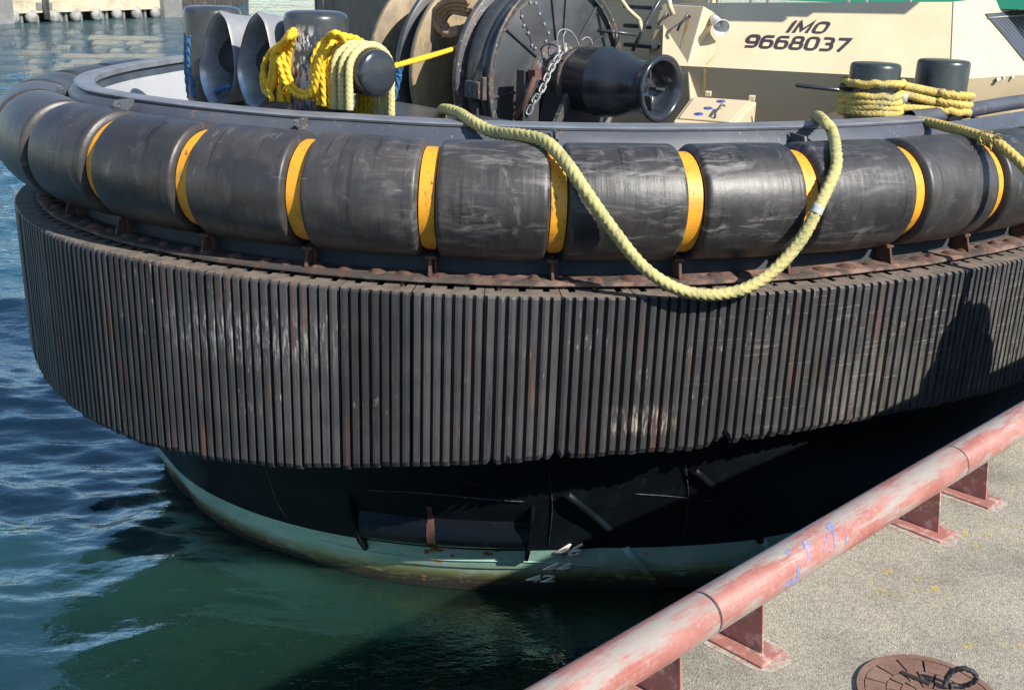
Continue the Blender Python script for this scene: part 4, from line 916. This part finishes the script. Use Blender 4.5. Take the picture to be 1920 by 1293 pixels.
# recess with steps left of the locker
p_ = at_F(1215, 60, 14.6); mb = MB(); mb.box(p_ - Z * .4 - B * .5, A * .1, B * 1.5, Z * 1.15); mb.build("inner_wall", m_cream, house)
for v in (14, 50, 86, 118):
    q = at_F(1205, v, 13.6); mb = MB(); mb.box(q, A * .10, B * .22, Z * .022); mb.build("step", m_post, house, bevel=.004)
for P, r, m_ in (([(1242, -8), (1212, 42), (1186, 96)], .022, m_post), ([(1158, -10), (1178, 18), (1200, 38)], .022, m_cream), ([(1200, 38), (1203, 60)], .022, m_cream), ([(1252, -10), (1256, 12), (1262, 28)], .03, m_cream)):
    mb = MB(); mb.tube([at_F(u, v, 12.9) for u, v in P], r, 8); mb.build("handrail", m_, house)
# green upper deck edge with white stanchions ; unseen bars and slab added overhead for shadow stripes
gd = (K1 - K0) / np.linalg.norm(K1 - K0)
mb = MB(); mb.box((T0 + T1) / 2 - nf * 1.6 + Z * .55, gd * 3.2, nf * .8, Z * .55); mb.build("upper_deck_block", m_green, house)
for u in (1327, 1345, 1408, 1440, 1590, 1624, 1706):
    q = top_pt(u, 5, K0, nf, .75); mb = MB(); mb.tube([q - Z * .1, q + Z * .8], .022, 8); mb.build("stanchion", m_white, house)
sd = np.array(s_dir)
for k, (d0, d1, h) in enumerate(((-.5, 1.5, .06), (-.2, 1.2, .15), (.0, .9, .24))):  # out-of-view bars, added sunward of the slope to stripe its top with shadow
    q = T0 + (T1 - T0) * .12 + gd * 0 - pnrm * 0 + (K0 - T0) * h + sd * 3.2
    mb = MB(); mb.box(q + gd * (d0 + d1) / 2, gd * (d1 - d0) / 2, nf * .035, Z * .035); mb.build("shadow_bar", m_cream, house)
q = T0 + (T1 - T0) * .35 + (K0 - T0) * .04 + sd * 3.2
mb = MB(); mb.box(q, gd * 1.6, nf * .10, Z * .03); mb.build("shadow_slab", m_cream, house)
# cream hatch box beside the warping head
tb = [at_F(1262, 227, 11.15), at_F(1296, 182, 11.95), at_F(1419, 190, 11.75), at_F(1374, 236, 10.95)]
tn_ = np.cross(tb[1] - tb[0], tb[3] - tb[0]); tn_ /= np.linalg.norm(tn_); tn_ = tn_ if tn_[2] > 0 else -tn_
mb = MB(); mb.prism(tb, -Z * .75); hatch = mb.build("deck_hatch", m_cream, tug, bevel=.02)
tc = sum(tb) / 4; tb2 = [tc + (p - tc) * .86 + tn_ * .004 for p in tb]
mb = MB(); mb.prism(tb2, tn_ * .018); lid = mb.build("hatch_lid", m_cream, hatch, bevel=.008)
m_blue = mat("blue_sticker", (.03, .06, .26), .5, layers=[dict(col=(.55, .58, .68), scale=(60, 60, 60), lo=.60, hi=.64)])
def onh(u, v): return at_plane(u, v, tb2[0] + tn_ * .02, tn_)
for u, v in ((1352, 190), (1328, 203), (1310, 214)):
    q = onh(u, v); mb = MB(); mb.lathe([(0, .048), (.003, .046), (.003, .001)], q, tn_, n=28); mb.build("sticker", m_blue, hatch)
mb = MB(); mb.tube([onh(1340, 222), onh(1341, 220) + tn_ * .05, onh(1352, 207) + tn_ * .06, onh(1358, 204) + tn_ * .03], .012, 8); mb.build("hatch_handle", m_rim, hatch)
for u, v in ((1328, 176), (1410, 184)):
    q = onh(u, v); mb = MB(); mb.box(q, (tb[2] - tb[1]) * .045, tn_ * .025, (tb[1] - tb[0]) * .03); mb.build("hatch_hinge", m_cream, hatch, bevel=.005)

# ---- twin mooring bollards with cross pins
F1_, F2_ = 10.75, 11.0
def flat_prof(r, z0, z1): return [(0, r), (z1 - z0 - .045, r), (z1 - z0 - .022, r - .006), (z1 - z0 - .008, r - .02), (z1 - z0 - .002, r - .045), (z1 - z0, .001)]
c1, c2 = at_F(1632, 200, F1_), at_F(1758, 195, F2_)
zt1, zt2 = at_F(1633, 117, F1_)[2], at_F(1758, 111, F2_)[2]
mb = MB(); mb.lathe(flat_prof(.235, 2.98, zt1), [c1[0], c1[1], 2.98], Z, n=48); mb.build("bollard", m_postr, tug)
mb = MB(); mb.lathe(flat_prof(.248, 2.98, zt2), [c2[0], c2[1], 2.98], Z, n=48); mb.build("bollard", m_postr, tug)
for P, r in (([(1492, 160), (1600, 172)], .020), ([(1574, 162), (1640, 164)], .035), ([(1740, 160), (1802, 155)], .035)):
    F = 11.3 if P[0][0] < 1500 else (F1_ - .05 if P[0][0] < 1600 else F2_ - .05)
    p, q = at_F(*P[0], F), at_F(*P[1], F); d = (q - p) / np.linalg.norm(q - p); L0_ = np.linalg.norm(q - p)
    mb = MB(); mb.lathe([(0, .001), (.0, r * .8), (r * .3, r), (L0_ - r * .3, r), (L0_, r * .8), (L0_, .001)], p, d, n=20); mb.build("cross_pin", m_head, tug)
mb = MB(); mb.tube(smooth_path([at_F(1792, 206, 11.2), at_F(1815, 212, 11.2), at_F(1832, 226, 11.2), at_F(1836, 240, 11.2)], .03), .028, 10); mb.build("bent_handrail", m_post, tug)

# ================================================================== ROPES AND CHAIN
def rope_thing(name, label, cat, m_, paths, R, twist=False, group=None, n=16, fine=.22):
    mb = MB()
    for P in paths: rope_mesh(mb, P, R, twist, n, fine=fine)
    return tag(mb.build(name, m_), label, cat, group)
# the long loop over the bulwark
def cylp(u, v, gap):     # point on the outside of the cylinder fender under a pixel
    best = None
    for a in np.radians(np.arange(-90, 130, 2)):
        s = s_at(u, CZ + CR * math.sin(a), .46 - CR * math.cos(a)); q = pl(s, .46 - (CR + gap) * math.cos(a), CZ + (CR + gap) * math.sin(a)); e = abs(proj(q)[1] - v)
        if best is None or e < best[0]: best = (e, q)
    return best[1]
RR = .047
P = [at_z(828, 222, 3.80), at_z(829, 208, 4.02), at_z(838, 205, 4.03 + RR), at_z(862, 213, 4.03 + RR * .9), at_z(890, 231, 4.04)]
P += [pl(s_at(925, 4.0, .75), .78, 4.0), cylp(975, 252, RR), cylp(1022, 266, RR), cylp(1060, 305, RR)]
for u, v, o in ((1100, 362, -.07), (1150, 432, -.09), (1200, 494, -.10), (1250, 532, -.11), (1300, 550, -.12), (1350, 552, -.12), (1400, 540, -.12), (1450, 508, -.11), (1500, 452, -.09), (1536, 385, -.07)):
    s, z = on_wall(u, v, o); P.append(pl(s, o, z))
P += [cylp(1558, 318, RR + .01), cylp(1562, 278, RR), pl(s_at(1558, 4.0, .72), .72, 4.03), at_z(1549, 232, 4.03 + RR * 1.3), at_z(1538, 221, 4.03 + RR), at_z(1530, 220, 4.0), at_z(1528, 232, 3.8)]
mb = MB(); PP = rope_mesh(mb, P, RR)
hr = tag(mb.build("hanging_rope", m_ropeG), "thick pale yellow-green rope draped in a long loop over the bulwark and black fenders", "rope")
i = int(np.argmin([abs(proj(p)[0] - 1536) + abs(proj(p)[1] - 395) for p in PP])); mb = MB(); mb.tube(PP[i - 3:i + 4], RR * 1.05, 14); mb.build("tape_band", m_tape, hr)
# mooring rope: turns round the left bollard, across to the right one, then off to the quay
P = []; RM = .037
def around(c, r, t0, t1, z0, z1, n=18): return [np.array([c[0] + (r + .006 * rng.random()) * math.cos(t), c[1] + (r + .006 * rng.random()) * math.sin(t), z0 + (z1 - z0) * k + .006 * rng.normal()]) for k, t in zip(np.linspace(0, 1, n), np.linspace(t0, t1, n))]
zz_ = [at_F(1632, v, F1_ - .28)[2] for v in (219, 205, 191, 178, 152)]
rings = []
r1, r2 = .235 + RM, .248 + RM
P += around(c1, r1, R_(60), R_(60 + 360 * 4), zz_[0], zz_[3], 90)
P += around(c1, r1, R_(70), R_(330), zz_[3] + .06, zz_[4] - .02, 22)
zr = [at_F(1745, v, F2_ - .3)[2] for v in (180, 197, 211)]
turns = [P]
for k, z in enumerate(zr):
    zl = [zz_[4] - .05, zz_[3], zz_[1]][k]
    Q = [np.array([*(c1 + np.array([.235 + RM, -.06, 0]))[:2], zl])] + around(c2, r2 + .004, R_(-118), R_(95), z + .03, z - .06, 22) + [np.array([*(c1 + np.array([.20, .22, 0]))[:2], zl])]
    turns.append(Q)
tail = [np.array([*(c1 + np.array([.1, -.32, 0]))[:2], zz_[0] - .06]), at_F(1690, 229, 10.5), at_F(1730, 228, 10.25), at_F(1775, 238, 9.95), at_F(1819, 250, 9.55), at_F(1862, 264, 9.28), at_F(1890, 284, 9.12), at_F(1925, 318, 8.95), at_F(1985, 390, 8.75), at_F(2100, 440, 8.35)]
tail += [BOL + np.array([-.35, .30, .36]), BOL + np.array([-.2, .10, .36])] + around(BOL, .27, R_(160), R_(520), .33 + QZ, .30 + QZ, 24)
turns.append(tail)
mb = MB()
for T in turns[:-1]: rope_mesh(mb, T, RM)
PT_ = rope_mesh(mb, tail, RM * 1.15)
mr = tag(mb.build("mooring_rope", m_ropeM, base=(c1[0], c1[1], 3.9)), "yellow mooring rope wound round the twin black bollards and leading off to the quay", "rope")
mb = MB(); q = at_F(1692, 181, 10.6); mb.tube([q - Z * .05, q, q + Z * .03], .05, 10); mb.build("binding", m_tape, mr)
# frayed splice
i = int(np.argmin([abs(proj(p)[0] - 1850) for p in PT_])); mb = MB(); X_ = (PT_[i + 4] - PT_[i]); X_ /= np.linalg.norm(X_)
for k in range(46):
    d = rng.normal(size=3); d -= (d @ X_) * X_; d /= np.linalg.norm(d); p = PT_[i] + X_ * rng.uniform(-.09, .12) + d * RM * .8; L1_ = rng.uniform(.02, .065)
    mb.tube([p, p + d * L1_ * .6 + X_ * .02, p + d * L1_ + X_ * rng.uniform(.02, .07) - Z * .02], .006, 5, caps=False)
mb.build("frayed_splice", m_ropeM, mr)
mb = MB(); mb.tube(PT_[i - 2:i + 8], RM * 1.0, 12); mb.build("tape_band", m_tape, mr)
# yellow and pale ropes hung on the bitts
def over_bar(b, zf, zb_, r=.2, R=.04, lean=0.0, db=0.0):
    P = [ab(PA - r - R + lean, b + db, zf), ab(PA - r - R + lean * .6, b + db * .6, (zf + BZ) / 2), ab(PA - r - R, b, BZ - .03)]
    for t in np.radians(np.linspace(165, 15, 9)): P.append(ab(PA + (r + R) * math.cos(t), b, BZ + (r + R) * math.sin(t)))
    return P + [ab(PA + r + R, b, BZ - .1), ab(PA + r + R, b, zb_)]
def bar_b(u): return float((at_A(u, 120, PA - .2) - O) @ B)
RY = .027
paths = [over_bar(bar_b(u) + .0, at_A(u2, v, PA - .24)[2], 3.7, .2 + dr, RY, 0, .02) for u, u2, v, dr in ((597, 598, 190, .0), (605, 606, 196, .0), (613, 614, 202, .0), (621, 622, 204, .0), (601, 600, 190, .055), (609, 612, 198, .055), (618, 623, 200, .05))]
rope_thing("yellow_rope", "bright yellow rope strands draped over the cross bar right of the scuffed bitt post", "rope", m_ropeY, paths, RY, twist=True)
paths = [over_bar(bar_b(u), at_A(u, v, PA - .24)[2], 3.6, .2, RY, 0, 0) for u, v in ((631, 206), (645, 207), (659, 208))]
rope_thing("pale_rope", "pale green-yellow braided rope strands hung over the end of the cross bar", "rope", m_ropeP, paths, .035)
def pxp(L, a): return [at_A(u, v, a) for u, v in L]
paths = [pxp([(548, 62), (528, 82), (508, 98), (497, 120), (492, 150), (497, 172), (506, 180)], 1.9),
         pxp([(548, 66), (522, 92), (512, 106), (510, 130), (504, 160), (500, 175)], 1.86),
         pxp([(549, 58), (530, 84), (523, 130), (522, 160), (524, 192)], 1.93),
         pxp([(550, 60), (536, 90), (531, 140), (531, 192)], 1.95),
         pxp([(552, 66), (543, 96), (540, 150), (541, 192)], 1.97),
         pxp([(505, 168), (508, 180), (511, 192)], 1.85),
         pxp([(530, 84), (517, 100), (517, 130), (512, 160), (503, 178)], 1.87), pxp([(526, 88), (534, 130), (527, 165), (529, 192)], 1.9), pxp([(500, 110), (494, 130), (499, 155), (508, 172)], 1.88)]
paths = [([at_A(560, 62 + 2 * i, 2.38)] if i < 5 else []) + p for i, p in enumerate(paths)]
rope_thing("yellow_rope", "bright yellow rope bundle hanging in loops left of the scuffed bitt post", "rope", m_ropeY, paths, RY, twist=True)
paths = [pxp([(520, 105), (527, 130), (538, 160), (556, 178), (575, 182), (588, 172), (594, 150), (599, 115), (610, 75), (632, 62)], 1.86), pxp([(535, 120), (545, 150), (556, 168), (575, 174), (586, 160), (592, 130), (603, 95), (622, 68)], 1.90)]
paths = [p + [at_A(648, 82, 2.25)] for p in paths]
rope_thing("yellow_rope", "bright yellow rope swag sagging across the front of the scuffed bitt post", "rope", m_ropeY, paths, RY * .92, twist=True)
P = [at_A(716, 130, 2.75), at_A(760, 118, 3.1), at_A(810, 104, 3.9), at_A(856, 90, 4.6), at_A(872, 84, 4.75)]
rope_thing("yellow_line", "straight yellow line stretched from the cross bar end to the winch drum", "rope", m_ropeY, [P], .027, twist=True)
rope_thing("blue_rope", "blue rope hanging down the left side of the left bitt post", "rope", m_ropeB, [pxp([(352, 62), (351, 110), (353, 150), (357, 185)], PA - .25), pxp([(357, 66), (357, 120), (361, 150), (366, 185)], PA - .27)], .035, twist=True)
rope_thing("blue_rope", "blue rope crossing inside the left fairlead tube", "rope", m_ropeB, [pxp([(392, 186), (404, 174), (420, 165), (434, 161)], 2.0)], .024, twist=True)
rope_thing("blue_rope", "short blue rope leading down from the left winch drum flange", "rope", m_ropeB, [pxp([(752, 120), (747, 140), (738, 170), (728, 196), (722, 215)], 4.3), pxp([(749, 140), (742, 170), (735, 205)], 4.28)], .036, twist=True)
# tan rope on the drum
paths = []
for k in range(9):
    b = -.30 + .072 * k; r = .52 + .03 * (k % 2)
    paths.append([ab(WA + r * math.cos(t), b + .03 * math.sin(t * .5), WZc + r * math.sin(t)) for t in np.linspace(.3, 2 * math.pi + .2, 26)])
for k in range(5):
    b = .02 + .07 * k
    paths.append([ab(WA + .62 * math.cos(t), b, WZc + .62 * math.sin(t)) for t in np.linspace(.3, math.pi + .15, 14)])
for k in range(4):
    paths.append(pxp([(880, 2 + 8 * k), (850, 0 + 7 * k), (826 + 4 * k, 10 + 6 * k), (814 + 6 * k, 32 + 3 * k), (822 + 6 * k, 54), (842, 66 - 3 * k), (862, 62 - 3 * k)], 4.72 + .03 * k))
rope_thing("tan_rope", "old tan rope wound and bunched on the winch drum", "rope", m_ropeT, paths, .04, fine=.3, n=12)
# chain
P = smooth_path([at_A(1052, 100, 5.16), at_A(1040, 118, 5.04), at_A(1028, 140, 4.92), at_A(1015, 170, 4.8), at_A(1000, 192, 4.72), at_A(986, 222, 4.66)], .005)
d = np.r_[0, np.cumsum(np.linalg.norm(np.diff(P, axis=0), axis=1))]; pitch = .066
ch = empty("chain", P[-1], "galvanised steel chain hanging from the winch bearing clamp", "chain")
nl = int(d[-1] / pitch)
for k in range(nl):
    j = int(np.argmin(abs(d - (k + .5) * pitch))); c = P[j]; t = P[min(j + 4, len(P) - 1)] - P[max(j - 4, 0)]; t /= np.linalg.norm(t)
    x = np.cross(t, c_f); x /= np.linalg.norm(x); y = np.cross(t, x); x = x if k % 2 else (y * .8 + x * .6)
    x /= np.linalg.norm(x)
    ring_ = [c + t * (.028 * np.sign(math.cos(a)) * (abs(math.cos(a)) > .01) + .022 * math.cos(a)) + x * .026 * math.sin(a) for a in np.linspace(0, 2 * np.pi, 21)]
    mb = MB(); mb.tube(ring_, .0105, 8, caps=False); mb.build("link", m_galv, ch)

# ================================================================== FAR SHORE
m_pierc = mat("weathered_concrete", (.50, .42, .29), .85, layers=[dict(col=(.34, .27, .19), scale=(.35, .35, .8), lo=.45, hi=.65), dict(col=(.62, .55, .42), scale=(1.1, 1.1, 1.1), lo=.55, hi=.7)])
m_pierd = mat("dark_pier_recess", (.035, .03, .03), .9, layers=[dict(col=(.08, .07, .06), scale=(1.5, 1.5, 1.5), lo=.5, hi=.7)])
m_pierg = mat("grey_pier_block", (.16, .155, .15), .85, layers=[dict(col=(.24, .23, .22), scale=(1, 1, 1), lo=.5, hi=.7)])
m_tyre = mat("pale_pier_fender", (.30, .29, .27), .85, layers=[dict(col=(.17, .16, .15), scale=(2, 2, 2), lo=.45, hi=.65)])
w0, w1 = at_z(-60, 48.5, WZ), at_z(346, 31, WZ); wd = (w1 - w0) / np.linalg.norm(w1 - w0); wn_ = np.array([wd[1], -wd[0], 0]); wn_ = wn_ if wn_ @ (CAM - w0) > 0 else -wn_
def wq(u, v): return at_plane(u, v, w0, wn_)
pier = empty("concrete_pier", (w0 + w1) / 2, "tan concrete pier wall far across the water with pale round fenders", "pier")
zt_ = wq(150, 22)[2]; a_, b_ = wq(18, 30), wq(302, 30)
mb = MB(); mb.prism([np.array([*a_[:2], zt_]), np.array([*b_[:2], zt_]), np.array([*b_[:2], 6.5]), np.array([*a_[:2], 6.5])], -wn_ * 8); mb.build("pier_wall", m_pierc, pier)
mb = MB(); mb.prism([np.array([*(p - wn_ * 1.2)[:2], z]) for p, z in ((w0 - wd * 25, -3), (b_, -3), (b_, zt_ - .02), (w0 - wd * 25, zt_ - .02))], -wn_ * 6); mb.build("pier_recess", m_pierd, pier)
for u0, u1, vb in ((-90, 19, 45), (301, 335, 29)):
    p, q = wq(u0, vb), wq(u1, vb); mb = MB(); mb.prism([np.array([*(x + wn_ * .5)[:2], z]) for x, z in ((p, -2), (q, -2), (q, 6.6), (p, 6.6))], -wn_ * 7); mb.build("pier_block", m_pierg, pier)
for u, v in ((26, 33), (60, 32), (103, 31), (143, 29), (182, 28), (220, 26), (257, 25), (292, 24)):
    q = wq(u, v); mb = MB(); mb.lathe([(-.4, .001), (-.4, .45), (-.2, .58), (.1, .55), (.3, .3), (.33, .001)], q, wn_, n=20); mb.build("round_fender", m_tyre, pier)
for u in (36, 46, 76, 120, 130, 158, 198, 206, 238, 270, 278):
    q = wq(u, 34); mb = MB(); mb.box(np.array([*(q - wn_ * .5)[:2], .2]), wd * .14, wn_ * .2, Z * .9); mb.build("pile", m_pierg, pier)
m_ladder = mat("ladder_paint", (.05, .05, .05), .7)
for k, (u, v) in enumerate(((80, -6), (80, 34))):
    pass
mb = MB(); t_, bt = wq(81, -8) + wn_ * .25, wq(84, 35) + wn_ * .25
for dx in (-.28, .28): mb.tube([t_ + wd * dx, bt + wd * dx], .06, 6)
for k in np.linspace(0, 1, 14): mb.tube([t_ + (bt - t_) * k - wd * .28, t_ + (bt - t_) * k + wd * .28], .05, 6)
mb.build("ladder", m_ladder, pier)
for u in (72, 92):
    q = wq(u, 12); mb = MB(); mb.box(q + wn_ * .04, wd * .3, wn_ * .05, Z * .3); mb.build("pier_plate", m_pierg, pier)
# timber pier running away to the right
r0, r1 = at_z(336, 30.5, WZ), at_z(462, 3, WZ); rd = (r1 - r0) / np.linalg.norm(r1 - r0); rn = np.array([rd[1], -rd[0], 0]); rn = rn if rn @ (CAM - r0) > 0 else -rn
tp_ = empty("timber_pier", (r0 + r1) / 2, "far pier of dark piles in front of pale panels, right of the concrete wall", "pier")
Lr = np.linalg.norm(r1 - r0)
mb = MB(); mb.prism([np.array([*(p - rn * .6)[:2], z]) for p, z in ((r0, 1.2), (r1, 1.2), (r1, 6.5), (r0, 6.5))], -rn * 6); mb.build("pier_panel", m_pierc, tp_)
mb = MB(); mb.prism([np.array([*(p - rn * 1.2)[:2], z]) for p, z in ((r0, -2), (r1, -2), (r1, 1.18), (r0, 1.18))], -rn * 5); mb.build("pier_recess", m_pierd, tp_)
for k in np.linspace(.04, .98, 16):
    q = r0 + rd * Lr * k; mb = MB(); mb.lathe([(0, .45), (9, .42), (9, .001)], [q[0], q[1], -2.5], Z, n=12); mb.build("pile", m_pierd, tp_)
